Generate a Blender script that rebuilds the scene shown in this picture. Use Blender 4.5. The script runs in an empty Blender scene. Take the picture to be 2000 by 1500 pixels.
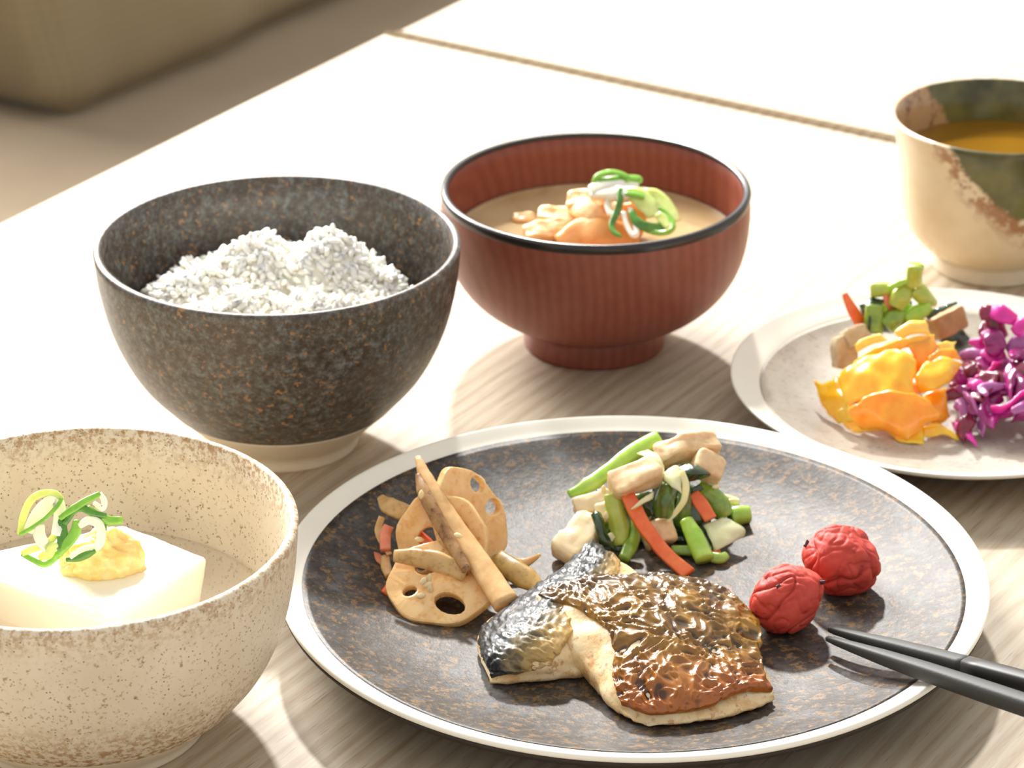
import bpy, bmesh, math, random
import numpy as np
from mathutils import Vector, Matrix, noise
R = math.radians
random.seed(7)
SC = bpy.context.scene
COL = SC.collection

# ------------------------------------------------------------------ camera
CAM_H, CAM_PITCH, FPX = 0.5621, 0.4419, 6222.0
cd = bpy.data.cameras.new('camera')
cam = bpy.data.objects.new('camera', cd)
COL.objects.link(cam)
cam.location = (0, 0, CAM_H)
cam.rotation_euler = (math.pi / 2 - CAM_PITCH, 0, 0)
cd.sensor_width = 36.0
cd.lens = FPX * 36.0 / 2000.0
cd.clip_start = 0.05
cd.clip_end = 50
cd.dof.use_dof = True
cd.dof.focus_distance = 1.06
cd.dof.aperture_fstop = 20.0
SC.camera = cam

# ------------------------------------------------------------------ light
SC.view_settings.view_transform = 'Standard'
SC.view_settings.look = 'None'
SC.view_settings.gamma = 1.0
SC.view_settings.use_curve_mapping = False
SC.view_settings.exposure = 0.0
SC.cycles.max_bounces = 14
SC.cycles.diffuse_bounces = 8
SC.cycles.transmission_bounces = 8
SC.cycles.caustics_reflective = False
SC.cycles.caustics_refractive = False

wd = bpy.data.worlds.new('daylight')
SC.world = wd
wd.use_nodes = True
bg = wd.node_tree.nodes['Background']
bg.inputs['Color'].default_value = (1.0, 0.975, 0.94, 1)
bg.inputs['Strength'].default_value = 0.8

def sun(name, az, el, strength, angle, color=(1, 0.97, 0.92)):
    ld = bpy.data.lights.new(name, 'SUN')
    ld.energy = strength
    ld.angle = R(angle)
    ld.color = color
    o = bpy.data.objects.new(name, ld)
    COL.objects.link(o)
    # az: degrees to the left of straight back (+y), el: elevation
    d = Vector((-math.sin(R(az)) * math.cos(R(el)), math.cos(R(az)) * math.cos(R(el)), math.sin(R(el))))
    o.rotation_euler = d.to_track_quat('Z', 'Y').to_euler()
    o.location = d * 4
    return o
sun('sun', 3, 36.5, 3.3, 3.0)

def area(name, loc, target, sx, sy, power, color):
    ld = bpy.data.lights.new(name, 'AREA')
    ld.shape = 'RECTANGLE'
    ld.size, ld.size_y = sx, sy
    ld.energy = power
    ld.color = color
    o = bpy.data.objects.new(name, ld)
    COL.objects.link(o)
    o.location = loc
    o.rotation_euler = (Vector(loc) - Vector(target)).to_track_quat('Z', 'Y').to_euler()
    return o
area('window_daylight', (-1.3, 3.2, 1.4), (0, 1.1, 0), 1.3, 1.3, 230, (1, 0.985, 0.96))

# ------------------------------------------------------------------ camera geometry: from a photo pixel to a real point
_fw = Vector((0, math.cos(CAM_PITCH), -math.sin(CAM_PITCH)))
_up = Vector((0, math.sin(CAM_PITCH), math.cos(CAM_PITCH)))
_rt = Vector((1, 0, 0))
def ray(px, py):
    return _fw + _rt * ((px - 1000) / FPX) + _up * ((750 - py) / FPX)
def atz(px, py, z):
    d = ray(px, py)
    return Vector((0, 0, CAM_H)) + d * ((z - CAM_H) / d.z)
def at(px, py, Y):
    d = ray(px, py)
    return Vector((0, 0, CAM_H)) + d * (Y / d.y)

# ------------------------------------------------------------------ scene helpers
def link(name, me, mat=None, parent=None, kind=None):
    o = bpy.data.objects.new(name, me)
    COL.objects.link(o)
    if mat:
        me.materials.clear()
        me.materials.append(mat)
    if parent:
        o.parent = parent
        o.matrix_parent_inverse = Matrix.Translation(-Vector(parent.location)) if False else parent_inv(parent)
    if kind:
        o['kind'] = kind
    return o
def parent_inv(p):
    m = Matrix.LocRotScale(p.location, p.rotation_euler, p.scale)
    if p.parent:
        m = Matrix.LocRotScale(p.parent.location, p.parent.rotation_euler, p.parent.scale) @ m if False else m
    return m.inverted()
def tag(o, label, cat, group=None, kind=None):
    o['label'] = label
    o['category'] = cat
    if group: o['group'] = group
    if kind: o['kind'] = kind
    return o
def thing(name, label, cat, loc=(0, 0, 0), group=None):
    o = bpy.data.objects.new(name, None)
    COL.objects.link(o)
    o.location = loc
    o.empty_display_size = 0.01
    return tag(o, label, cat, group)
def mesh(name, verts, faces, smooth=True):
    me = bpy.data.meshes.new(name)
    me.from_pydata([tuple(v) for v in verts], [], faces)
    me.update()
    if smooth:
        me.polygons.foreach_set('use_smooth', [True] * len(me.polygons))
    return me
def fix_normals(me):
    bm = bmesh.new(); bm.from_mesh(me)
    bmesh.ops.recalc_face_normals(bm, faces=bm.faces)
    bm.to_mesh(me); bm.free()
    me.update()
    return me
def catmull(pts, n):
    pts = [Vector(p) for p in pts]
    out = []
    m = len(pts)
    for i in range(m - 1):
        p1, p2 = pts[i], pts[i + 1]
        p0 = pts[i - 1] if i > 0 else p1 * 2 - p2
        p3 = pts[i + 2] if i + 2 < m else p2 * 2 - p1
        for k in range(n):
            t = k / n
            out.append(0.5 * ((2 * p1) + (p2 - p0) * t + (2 * p0 - 5 * p1 + 4 * p2 - p3) * t * t + (3 * p1 - p0 - 3 * p2 + p3) * t ** 3))
    out.append(pts[-1].copy())
    return out
def interp(vals, n, m):
    """list of m control scalars -> values at n samples (piecewise linear)"""
    if not hasattr(vals, '__len__'):
        return [vals] * n
    return list(np.interp(np.linspace(0, 1, n), np.linspace(0, 1, len(vals)), vals))
def lathe(profile, segs=96, center=(0, 0)):
    """profile: (r, z) list; r==0 ends collapse to a single vertex"""
    verts, faces, rings = [], [], []
    for r, z in profile:
        if r < 1e-7:
            rings.append([len(verts)]); verts.append((center[0], center[1], z))
        else:
            s = len(verts)
            for k in range(segs):
                a = 2 * math.pi * k / segs
                verts.append((center[0] + r * math.cos(a), center[1] + r * math.sin(a), z))
            rings.append(list(range(s, s + segs)))
    for a, b in zip(rings, rings[1:]):
        for k in range(segs):
            k2 = (k + 1) % segs
            if len(a) == 1 and len(b) == 1: continue
            if len(a) == 1: faces.append((a[0], b[k2], b[k]))
            elif len(b) == 1: faces.append((a[k], a[k2], b[0]))
            else: faces.append((a[k], a[k2], b[k2], b[k]))
    return fix_normals(mesh('lathe', verts, faces))
def smooth_profile(pts, n=6):
    return [(v.x, v.y) for v in catmull([Vector((p[0], p[1], 0)) for p in pts], n)]
def sweep(pts, w, h, up=(0, 0, 1), sides=10, sub=6, power=2.0, jit=0.0, seed=0, closed=False, blunt=False):
    """bent bar along pts; w/h half widths (scalar or per control); up = reference direction(s)"""
    if closed:
        P = catmull([pts[-1]] + list(pts) + [pts[0], pts[1]], sub)
        P = P[sub:-sub]
        P = P[:-1]
    else:
        P = catmull(pts, sub)
    n = len(P)
    W, H = interp(w, n, 0), interp(h, n, 0)
    if isinstance(up[0], (int, float)):
        U = [Vector(up)] * n
    else:
        U = catmull(up, sub) if len(up) > 2 else [Vector(up[0]).lerp(Vector(up[1]), i / (n - 1)) for i in range(n)]
        if len(U) != n: U = [U[min(len(U) - 1, int(i * len(U) / n))] for i in range(n)]
    verts, faces = [], []
    for i in range(n):
        a = P[i - 1] if (i > 0 or closed) else P[0]
        b = P[(i + 1) % n] if (i < n - 1 or closed) else P[-1]
        T = (b - a).normalized()
        S = T.cross(U[i])
        if S.length < 1e-5: S = T.cross(Vector((0.3, 0.8, 0.5)))
        S.normalize()
        N = S.cross(T)
        for k in range(sides):
            t = 2 * math.pi * (k + 0.5) / sides
            c, s = math.cos(t), math.sin(t)
            e = 2.0 / power
            x = math.copysign(abs(c) ** e, c) * W[i]
            y = math.copysign(abs(s) ** e, s) * H[i]
            v = P[i] + S * x + N * y
            if jit:
                q = v * 260 + Vector((seed * 7.1, 0, 0))
                v = v + Vector(noise.noise_vector(q)) * jit
            verts.append(v)
    rng = n if closed else n - 1
    for i in range(rng):
        j = (i + 1) % n
        for k in range(sides):
            k2 = (k + 1) % sides
            faces.append((i * sides + k, i * sides + k2, j * sides + k2, j * sides + k))
    if not closed:
        for end, ring in ((0, 0), (n - 1, n - 1)):
            c = len(verts)
            T = (P[1] - P[0]).normalized() * -1 if end == 0 else (P[-1] - P[-2]).normalized()
            bulge = 0 if blunt else min(W[end], H[end]) * 0.5
            verts.append(P[end] + T * bulge)
            for k in range(sides):
                faces.append((ring * sides + k, ring * sides + (k + 1) % sides, c))
    return fix_normals(mesh('sweep', verts, faces))
def gridinterp(G, n):
    rows = [catmull(r, n) for r in G]
    cols = [catmull([r[j] for r in rows], n) for j in range(len(rows[0]))]
    return [[cols[j][i] for j in range(len(cols))] for i in range(len(cols[0]))]
def sheet(G, t=0.0012, n=6, jit=0.0, freq=200, seed=0, disp=None, edge=0.35):
    """curved sheet through a control grid of points with thickness t (thinner at the border)"""
    Q = gridinterp(G, n)
    A, B = len(Q), len(Q[0])
    P = np.array([[tuple(v) for v in r] for r in Q])
    du = np.gradient(P, axis=0); dv = np.gradient(P, axis=1)
    N = np.cross(du, dv); N /= (np.linalg.norm(N, axis=2, keepdims=True) + 1e-12)
    verts, faces = [], []
    def off(i, j, s):
        b = min(i, j, A - 1 - i, B - 1 - j)
        tt = t * (edge if b == 0 else 0.85 if b == 1 else 1.0) * 0.5
        p = Vector(P[i, j]); nn = Vector(N[i, j])
        if jit:
            p = p + nn * (noise.noise(p * freq + Vector((seed * 5.3, 0, 0))) * jit)
            if b == 0:
                p = p + Vector(noise.noise_vector(p * freq * 1.7 + Vector((0, seed, 0)))) * jit * 0.6
        if disp and s > 0:
            p = p + nn * disp(i / (A - 1), j / (B - 1), p)
        return p + nn * (tt * s)
    for s in (1, -1):
        for i in range(A):
            for j in range(B):
                verts.append(off(i, j, s))
    M = A * B
    for i in range(A - 1):
        for j in range(B - 1):
            a = i * B + j
            faces.append((a, a + 1, a + B + 1, a + B))
            faces.append((M + a, M + a + B, M + a + B + 1, M + a + 1))
    bd = [(0, j) for j in range(B - 1)] + [(i, B - 1) for i in range(A - 1)] + [(A - 1, j) for j in range(B - 1, 0, -1)] + [(i, 0) for i in range(A - 1, 0, -1)]
    ids = [i * B + j for i, j in bd]
    for a, b in zip(ids, ids[1:] + ids[:1]):
        faces.append((a, M + a, M + b, b))
    return fix_normals(mesh('sheet', verts, faces))
def chunk(A, B, w, h, up=(0, 0, 1), power=3.5, jit=0.0006, freq=160, seed=0, res=10, taper=1.0, bend=0.0):
    """rounded block between points A and B (half width w, half height h), irregular surface"""
    A, B = Vector(A), Vector(B)
    c = (A + B) / 2
    T = (B - A); L = T.length / 2; T.normalize()
    S = T.cross(Vector(up)).normalized(); N = S.cross(T)
    bm = bmesh.new()
    bmesh.ops.create_cube(bm, size=2)
    bmesh.ops.subdivide_edges(bm, edges=bm.edges[:], cuts=res - 1, use_grid_fill=True)
    for v in bm.verts:
        p = v.co
        pw = power * 1.9
        l = (abs(p.x) ** pw + abs(p.y) ** pw + abs(p.z) ** pw) ** (1 / pw)
        p = p / l
        k = 1 + (taper - 1) * (p.x * 0.5 + 0.5)
        q = c + T * (p.x * L) + S * (p.y * w * k) + N * (p.z * h * k + bend * (p.x * p.x - 0.4))
        if jit:
            nv = Vector(noise.noise_vector(q * freq + Vector((seed * 3.7, seed, 0)))) + 0.5 * Vector(noise.noise_vector(q * freq * 2.7 + Vector((seed, 0, 0))))
            lv = Vector(noise.noise_vector(q * freq * 0.45 + Vector((seed * 9.1, 2, seed))))
            q = q + nv * jit + lv * jit * 1.4
        v.co = q
    me = bpy.data.meshes.new('chunk')
    bm.to_mesh(me); bm.free()
    me.polygons.foreach_set('use_smooth', [True] * len(me.polygons))
    return fix_normals(me)

# ------------------------------------------------------------------ material helpers
def mat(name):
    m = bpy.data.materials.new(name)
    m.use_nodes = True
    nt = m.node_tree
    b = nt.nodes['Principled BSDF']
    return m, nt, b
def N_(nt, typ, **kw):
    n = nt.nodes.new(typ)
    for k, v in kw.items():
        if k in n.inputs: n.inputs[k].default_value = v
        else: setattr(n, k, v)
    return n
def ramp(nt, fac, stops, interp='LINEAR'):
    r = nt.nodes.new('ShaderNodeValToRGB')
    r.color_ramp.interpolation = interp
    e = r.color_ramp.elements
    while len(e) < len(stops): e.new(0.5)
    for el, (p, c) in zip(e, stops):
        el.position = p
        el.color = (c[0], c[1], c[2], 1) if hasattr(c, '__len__') else (c, c, c, 1)
    nt.links.new(fac, r.inputs[0])
    return r.outputs[0]
def mix(nt, fac, a, b, mode='MIX'):
    m = nt.nodes.new('ShaderNodeMix')
    m.data_type = 'RGBA'; m.blend_type = mode
    for s, v in ((m.inputs[0], fac), (m.inputs[6], a), (m.inputs[7], b)):
        if hasattr(v, 'links') or hasattr(v, 'is_linked'): nt.links.new(v, s)
        elif hasattr(v, '__len__'): s.default_value = (v[0], v[1], v[2], 1)
        else: s.default_value = v
    return m.outputs[2]
def coords(nt, scale=(1, 1, 1), rot=(0, 0, 0), loc=(0, 0, 0), src='Object'):
    t = nt.nodes.new('ShaderNodeTexCoord')
    mp = nt.nodes.new('ShaderNodeMapping')
    mp.inputs['Scale'].default_value = scale
    mp.inputs['Rotation'].default_value = rot
    mp.inputs['Location'].default_value = loc
    nt.links.new(t.outputs[src], mp.inputs[0])
    return mp.outputs[0]
def noise_tex(nt, vec, scale, detail=3, rough=0.5, dist=0.0, out=0):
    n = nt.nodes.new('ShaderNodeTexNoise')
    n.inputs['Scale'].default_value = scale
    n.inputs['Detail'].default_value = detail
    n.inputs['Roughness'].default_value = rough
    n.inputs['Distortion'].default_value = dist
    nt.links.new(vec, n.inputs['Vector'])
    return n.outputs[out]
def voro(nt, vec, scale, feature='F1', out='Distance', rand=1.0):
    n = nt.nodes.new('ShaderNodeTexVoronoi')
    n.feature = feature
    n.inputs['Scale'].default_value = scale
    n.inputs['Randomness'].default_value = rand
    nt.links.new(vec, n.inputs['Vector'])
    return n.outputs[out]
def bump(nt, b, height, strength=0.3, dist=0.001, normal=None):
    n = nt.nodes.new('ShaderNodeBump')
    n.inputs['Strength'].default_value = strength
    n.inputs['Distance'].default_value = dist
    nt.links.new(height, n.inputs['Height'])
    if normal is not None: nt.links.new(normal, n.inputs['Normal'])
    if b is not None: nt.links.new(n.outputs[0], b.inputs['Normal'])
    return n.outputs[0]
def setc(nt, b, col):
    if hasattr(col, '__len__'): b.inputs['Base Color'].default_value = (col[0], col[1], col[2], 1)
    else: nt.links.new(col, b.inputs['Base Color'])
def simple(name, col, rough=0.5, var=0.15, scale=120, spec=0.5, sss=0.0, sssr=(1, .6, .4), bumps=0.0, bscale=300, coat=0.0, trans=0.0, sss_scale=0.004):
    """one food or cloth colour with soft mottling"""
    m, nt, b = mat(name)
    v = coords(nt)
    f = noise_tex(nt, v, scale, 4, 0.6)
    lo = [max(0, c * (1 - var)) for c in col]; hi = [min(1, c * (1 + var)) for c in col]
    setc(nt, b, ramp(nt, f, [(0.3, lo), (0.7, hi)]))
    b.inputs['Roughness'].default_value = rough
    b.inputs['Specular IOR Level'].default_value = spec
    if coat:
        b.inputs['Coat Weight'].default_value = coat
        b.inputs['Coat Roughness'].default_value = 0.12
    if sss:
        b.inputs['Subsurface Weight'].default_value = sss
        b.inputs['Subsurface Radius'].default_value = sssr
        b.inputs['Subsurface Scale'].default_value = sss_scale
    if trans:
        b.inputs['Transmission Weight'].default_value = trans
    if bumps:
        bump(nt, b, noise_tex(nt, v, bscale, 3, 0.6), bumps, 0.0008)
    return m
def lin(r, g, b):
    f = lambda c: ((c / 255 + 0.055) / 1.055) ** 2.4 if c > 10 else c / 255 / 12.92
    return (f(r), f(g), f(b))
# ================================================================== SETTING
AL = 1.0079                       # direction of the table's long edge
EU = Vector((math.cos(AL), math.sin(AL), 0))       # along the long edge (away from the camera)
EV = Vector((math.sin(AL), -math.cos(AL), 0))      # across the table (to the right)
CORNER = Vector((-0.0665, 1.6271, 0))              # far left corner of the near table
FLOOR_Z = -0.66

def wood_mat():
    m, nt, b = mat('pale_ash')
    v = coords(nt, rot=(0, 0, -AL))                # x runs along the grain
    def sc(vec, s):
        mp = nt.nodes.new('ShaderNodeMapping'); mp.inputs['Scale'].default_value = s
        nt.links.new(vec, mp.inputs[0]); return mp.outputs[0]
    warp = noise_tex(nt, sc(v, (3, 9, 1)), 1.0, 2, 0.5)
    wv = nt.nodes.new('ShaderNodeTexWave')
    wv.wave_type = 'BANDS'; wv.bands_direction = 'Y'
    wv.inputs['Scale'].default_value = 42; wv.inputs['Distortion'].default_value = 7.0
    wv.inputs['Detail'].default_value = 2; wv.inputs['Detail Scale'].default_value = 0.6
    nt.links.new(sc(v, (0.35, 1, 1)), wv.inputs['Vector'])
    fib = noise_tex(nt, sc(v, (18, 520, 1)), 1.0, 3, 0.65)
    pore = noise_tex(nt, sc(v, (60, 900, 1)), 1.0, 2, 0.5)
    base = ramp(nt, wv.outputs['Fac'], [(0.0, lin(174, 153, 128)), (0.40, lin(189, 175, 151)), (1.0, lin(200, 188, 166))])
    c1 = mix(nt, 0.35, base, ramp(nt, fib, [(0.32, lin(150, 132, 106)), (0.62, lin(208, 196, 174))]))
    c2 = mix(nt, ramp(nt, pore, [(0.28, 0.55), (0.4, 0.0)]), c1, lin(128, 104, 80))
    c3 = mix(nt, ramp(nt, warp, [(0.3, 0.25), (0.7, 0.0)]), c2, lin(172, 147, 121))
    setc(nt, b, c3)
    b.inputs['Roughness'].default_value = 0.5
    b.inputs['Specular IOR Level'].default_value = 0.3
    bump(nt, b, fib, 0.12, 0.0004)
    return m
M_WOOD = wood_mat()
def oriented_box(o, x0, x1, y0, y1, z0, z1, bev=0.0015, segs=2):
    """box in the frame (EU, EV, z) about the point o"""
    bm = bmesh.new()
    bmesh.ops.create_cube(bm, size=1)
    for v in bm.verts:
        a = x0 + (v.co.x + .5) * (x1 - x0); c = y0 + (v.co.y + .5) * (y1 - y0); z = z0 + (v.co.z + .5) * (z1 - z0)
        p = o + EU * a + EV * c
        v.co = Vector((p.x, p.y, z))
    if bev:
        bmesh.ops.bevel(bm, geom=bm.edges[:], offset=bev, segments=segs, affect='EDGES', profile=0.5)
    bmesh.ops.recalc_face_normals(bm, faces=bm.faces)
    me = bpy.data.meshes.new('box'); bm.to_mesh(me); bm.free()
    return me
def make_table(label, x0, x1, y0, y1):
    c = CORNER + EU * (x0 + x1) / 2 + EV * (y0 + y1) / 2
    t = thing('dining_table', label, 'table', (c.x, c.y, FLOOR_Z), 'pale tables pushed together')
    link('tabletop', oriented_box(CORNER, x0, x1, y0, y1, -0.028, -0.0003, 0.002), M_WOOD, t)
    for a in (x0 + 0.06, x1 - 0.06):
        for b_ in (y0 + 0.06, y1 - 0.06):
            link('leg', oriented_box(CORNER, a - .025, a + .025, b_ - .025, b_ + .025, FLOOR_Z, -0.028, 0.003), M_WOOD, t)
    for (a0, a1, b0, b1) in ((x0 + .09, x1 - .09, y0 + .05, y0 + .07), (x0 + .09, x1 - .09, y1 - .07, y1 - .05)):
        link('apron', oriented_box(CORNER, a0, a1, b0, b1, -0.09, -0.0285, 0.001), M_WOOD, t)
    return t
make_table('pale ash wood table the dishes stand on, near side of the seam', -1.45, 0.0, 0.0, 0.85)
make_table('empty pale wood table beyond the dark seam, brightest at the back', 0.0045, 1.2, 0.004, 0.854)

def floor_mat():
    m, nt, b = mat('floor_boards')
    v = coords(nt, rot=(0, 0, -AL))
    n = noise_tex(nt, v, 6, 3)
    setc(nt, b, ramp(nt, n, [(0.3, lin(150, 125, 98)), (0.7, lin(172, 148, 120))]))
    b.inputs['Roughness'].default_value = 0.5
    return m
fl = link('floor', mesh('floor', [(-4, -2, FLOOR_Z), (4, -2, FLOOR_Z), (4, 6, FLOOR_Z), (-4, 6, FLOOR_Z)], [(0, 1, 2, 3)], False), floor_mat(), kind='structure')

# ---- sofa behind the table, with a loose back cushion on its seat
def linen(name, c0, c1, thread=900):
    m, nt, b = mat(name)
    v = coords(nt, rot=(0, 0, -AL))
    def wv(d, s):
        w = nt.nodes.new('ShaderNodeTexWave'); w.bands_direction = d
        w.inputs['Scale'].default_value = s; w.inputs['Distortion'].default_value = 1.5
        nt.links.new(v, w.inputs['Vector']); return w.outputs['Fac']
    n = noise_tex(nt, v, 7, 3, 0.5)
    base = ramp(nt, n, [(0.3, c0), (0.7, c1)])
    w1 = wv('X', thread / 20); w2 = wv('Z', thread / 20)
    d = mix(nt, 0.5, w1, w2)
    setc(nt, b, mix(nt, ramp(nt, d, [(0.3, 0.22), (0.7, 0.0)]), base, [c * 0.72 for c in c0]))
    b.inputs['Roughness'].default_value = 0.95
    b.inputs['Specular IOR Level'].default_value = 0.15
    b.inputs['Sheen Weight'].default_value = 0.2
    bump(nt, b, d, 0.3, 0.001)
    return m
M_SEAT = linen('brown_linen', lin(152, 135, 111), lin(164, 146, 121))
M_CUSH = linen('khaki_linen', lin(142, 128, 100), lin(158, 143, 114))
SEAT_Z = -0.20
def soft_box(x0, x1, y0, y1, z0, z1, puff, rnd, wr=0.0, seed=0, res=28, lean=0.0, seams=()):
    """upholstered block in the (EU, EV, z) frame, puffed faces, rounded edges"""
    bm = bmesh.new()
    bmesh.ops.create_cube(bm, size=2)
    bmesh.ops.subdivide_edges(bm, edges=bm.edges[:], cuts=res, use_grid_fill=True)
    sx, sy, sz = (x1 - x0) / 2, (y1 - y0) / 2, (z1 - z0) / 2
    for v in bm.verts:
        p = v.co.copy()
        q = Vector((p.x * sx, p.y * sy, p.z * sz))
        inner = Vector((max(-sx + rnd, min(sx - rnd, q.x)), max(-sy + rnd, min(sy - rnd, q.y)), max(-sz + rnd, min(sz - rnd, q.z))))
        d = q - inner
        if d.length > 1e-9: q = inner + d.normalized() * rnd
        fx, fy, fz = 1 - p.x ** 2, 1 - p.y ** 2, 1 - p.z ** 2
        if abs(p.y) > .99: q.y += math.copysign(puff * (fx * fz) ** 0.5, p.y)
        if abs(p.z) > .99: q.z += math.copysign(puff * .5 * (fx * fy) ** 0.5, p.z)
        if abs(p.x) > .99: q.x += math.copysign(puff * .6 * (fy * fz) ** 0.5, p.x)
        if wr:
            k = noise.noise(Vector((q.x * 11 + seed, q.y * 3, q.z * 3))) + 0.4 * noise.noise(Vector((q.x * 26, q.z * 5, seed)))
            q.y += wr * k
            q.z += wr * .3 * k
        a = (x0 + x1) / 2 + q.x; b_ = (y0 + y1) / 2 + q.y + lean * (q.z + sz); z = (z0 + z1) / 2 + q.z
        w = CORNER + EU * a + EV * b_
        v.co = Vector((w.x, w.y, z))
    bmesh.ops.recalc_face_normals(bm, faces=bm.faces)
    me = bpy.data.meshes.new('soft'); bm.to_mesh(me); bm.free()
    me.polygons.foreach_set('use_smooth', [True] * len(me.polygons))
    return me
sc_ = CORNER + EV * -0.5
sofa = thing('sofa', 'brown linen sofa behind the table\'s left edge', 'sofa', (sc_.x, sc_.y, FLOOR_Z))
link('seat', soft_box(-1.3, 1.0, -0.75, -0.06, SEAT_Z - 0.16, SEAT_Z, 0.006, 0.03, res=16), M_SEAT, sofa)
link('base', oriented_box(CORNER, -1.28, 0.98, -0.86, -0.10, FLOOR_Z + 0.09, SEAT_Z - 0.155, 0.01), M_SEAT, sofa)
link('backrest', soft_box(-1.3, 1.0, -0.92, -0.755, SEAT_Z - 0.14, SEAT_Z + 0.34, 0.01, 0.04, res=16), M_SEAT, sofa)
for a in (-1.2, 0.9):
    for b_ in (-0.84, -0.14):
        link('foot', oriented_box(CORNER, a - .03, a + .03, b_ - .03, b_ + .03, FLOOR_Z, FLOOR_Z + 0.092, 0.003), M_WOOD, sofa)
CX0 = 0.20
cu = link('cushion', soft_box(CX0, CX0 + 0.75, -0.58, -0.398, SEAT_Z + 0.001, SEAT_Z + 0.34, 0.022, 0.028, wr=0.010, seed=3, res=40, lean=-0.35), M_CUSH)
tag(cu, 'khaki linen back cushion standing on the brown sofa seat', 'cushion')

# ================================================================== DISHES
def glaze_mat(name, kind):
    m, nt, b = mat(name)
    v = coords(nt)
    if kind == 'dark':          # dark iron glaze: bluish grey mottling, rust flecks
        a = noise_tex(nt, v, 300, 6, 0.75)
        f = noise_tex(nt, v, 620, 4, 0.7)
        big = noise_tex(nt, v, 26, 3, 0.6)
        c = ramp(nt, a, [(0.34, lin(58, 48, 40)), (0.47, lin(82, 76, 67)), (0.58, lin(108, 110, 106)), (0.74, lin(136, 142, 142))])
        c = mix(nt, ramp(nt, f, [(0.42, 0.55), (0.56, 0.0)]), c, lin(60, 48, 38))
        fl1 = noise_tex(nt, v, 480, 2, 0.5)
        fl2 = noise_tex(nt, v, 120, 3, 0.6)
        k = mix(nt, 1.0, ramp(nt, fl1, [(0.60, 0.0), (0.66, 1.0)]), ramp(nt, fl2, [(0.46, 0.15), (0.62, 1.0)]), 'MULTIPLY')
        c = mix(nt, k, c, lin(160, 118, 78))
        c = mix(nt, ramp(nt, big, [(0.5, 0.0), (0.7, 0.3)]), c, lin(92, 66, 46))
        setc(nt, b, c)
        b.inputs['Roughness'].default_value = 0.36
        b.inputs['Specular IOR Level'].default_value = 0.55
        bump(nt, b, f, 0.25, 0.0006)
    elif kind == 'plate':       # flat plate well, finer rust mottling, strong sheen
        a = noise_tex(nt, v, 90, 5, 0.7)
        f = noise_tex(nt, v, 300, 4, 0.75)
        big = noise_tex(nt, v, 14, 3, 0.6)
        c = ramp(nt, a, [(0.32, lin(44, 37, 30)), (0.5, lin(66, 61, 55)), (0.68, lin(92, 94, 96))])
        rust = ramp(nt, f, [(0.53, 0.0), (0.60, 0.9)])
        c = mix(nt, rust, c, lin(130, 100, 64))
        c = mix(nt, ramp(nt, noise_tex(nt, v, 520, 3, 0.7), [(0.36, 0.7), (0.46, 0.0)]), c, lin(34, 29, 26))
        c = mix(nt, ramp(nt, big, [(0.45, 0.0), (0.7, 0.25)]), c, lin(60, 48, 40))
        setc(nt, b, c)
        b.inputs['Roughness'].default_value = 0.47
        b.inputs['Specular IOR Level'].default_value = 0.44
        bump(nt, b, f, 0.35, 0.0006)
    elif kind == 'sand':        # cream stoneware with brown specks
        f = noise_tex(nt, v, 620, 3, 0.7)
        a = noise_tex(nt, v, 60, 3, 0.6)
        c = ramp(nt, a, [(0.3, lin(222, 208, 184)), (0.7, lin(232, 220, 198))])
        c = mix(nt, ramp(nt, f, [(0.34, 0.75), (0.42, 0.0)]), c, lin(146, 116, 84))
        vd = voro(nt, v, 900); pick = voro(nt, v, 900, out='Color')
        sp = nt.nodes.new('ShaderNodeSeparateColor'); nt.links.new(pick, sp.inputs[0])
        k = mix(nt, 1.0, ramp(nt, vd, [(0.18, 1.0), (0.32, 0.0)]), ramp(nt, sp.outputs[0], [(0.84, 0.0), (0.88, 1.0)]), 'MULTIPLY')
        c = mix(nt, k, c, lin(120, 96, 74))
        # browner speckle towards rim and glaze line
        at_ = nt.nodes.new('ShaderNodeAttribute'); at_.attribute_name = 'edge'
        e = mix(nt, 1.0, at_.outputs['Fac'], ramp(nt, noise_tex(nt, v, 420, 3, 0.7), [(0.45, 0.0), (0.60, 1.0)]), 'MULTIPLY')
        c = mix(nt, e, c, lin(168, 130, 84))
        setc(nt, b, c)
        b.inputs['Roughness'].default_value = 0.48
        b.inputs['Specular IOR Level'].default_value = 0.45
        bump(nt, b, f, 0.2, 0.0005)
    elif kind == 'side':        # warm grey side plate well
        a = noise_tex(nt, v, 45, 5, 0.65)
        f = noise_tex(nt, v, 420, 4, 0.7)
        c = ramp(nt, a, [(0.3, lin(170, 160, 146)), (0.7, lin(196, 188, 174))])
        c = mix(nt, ramp(nt, f, [(0.36, 0.5), (0.46, 0.0)]), c, lin(140, 118, 100))
        setc(nt, b, c)
        b.inputs['Roughness'].default_value = 0.34
        b.inputs['Specular IOR Level'].default_value = 0.55
        bump(nt, b, f, 0.2, 0.0005)
    return m
M_DARK = glaze_mat('iron_glaze', 'dark')
M_PLATE = glaze_mat('mottled_iron_glaze', 'plate')
M_SAND = glaze_mat('sand_glaze', 'sand')
M_SIDE = glaze_mat('warm_grey_glaze', 'side')
M_CREAM = simple('cream_clay', lin(228, 216, 192), 0.55, 0.03, 200, 0.4)
M_CREAMRIM = simple('cream_rim_glaze', lin(250, 245, 232), 0.4, 0.02, 60, 0.5)
M_UNDER = simple('dark_underside', lin(52, 44, 36), 0.6, 0.1, 200, 0.4)

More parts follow.
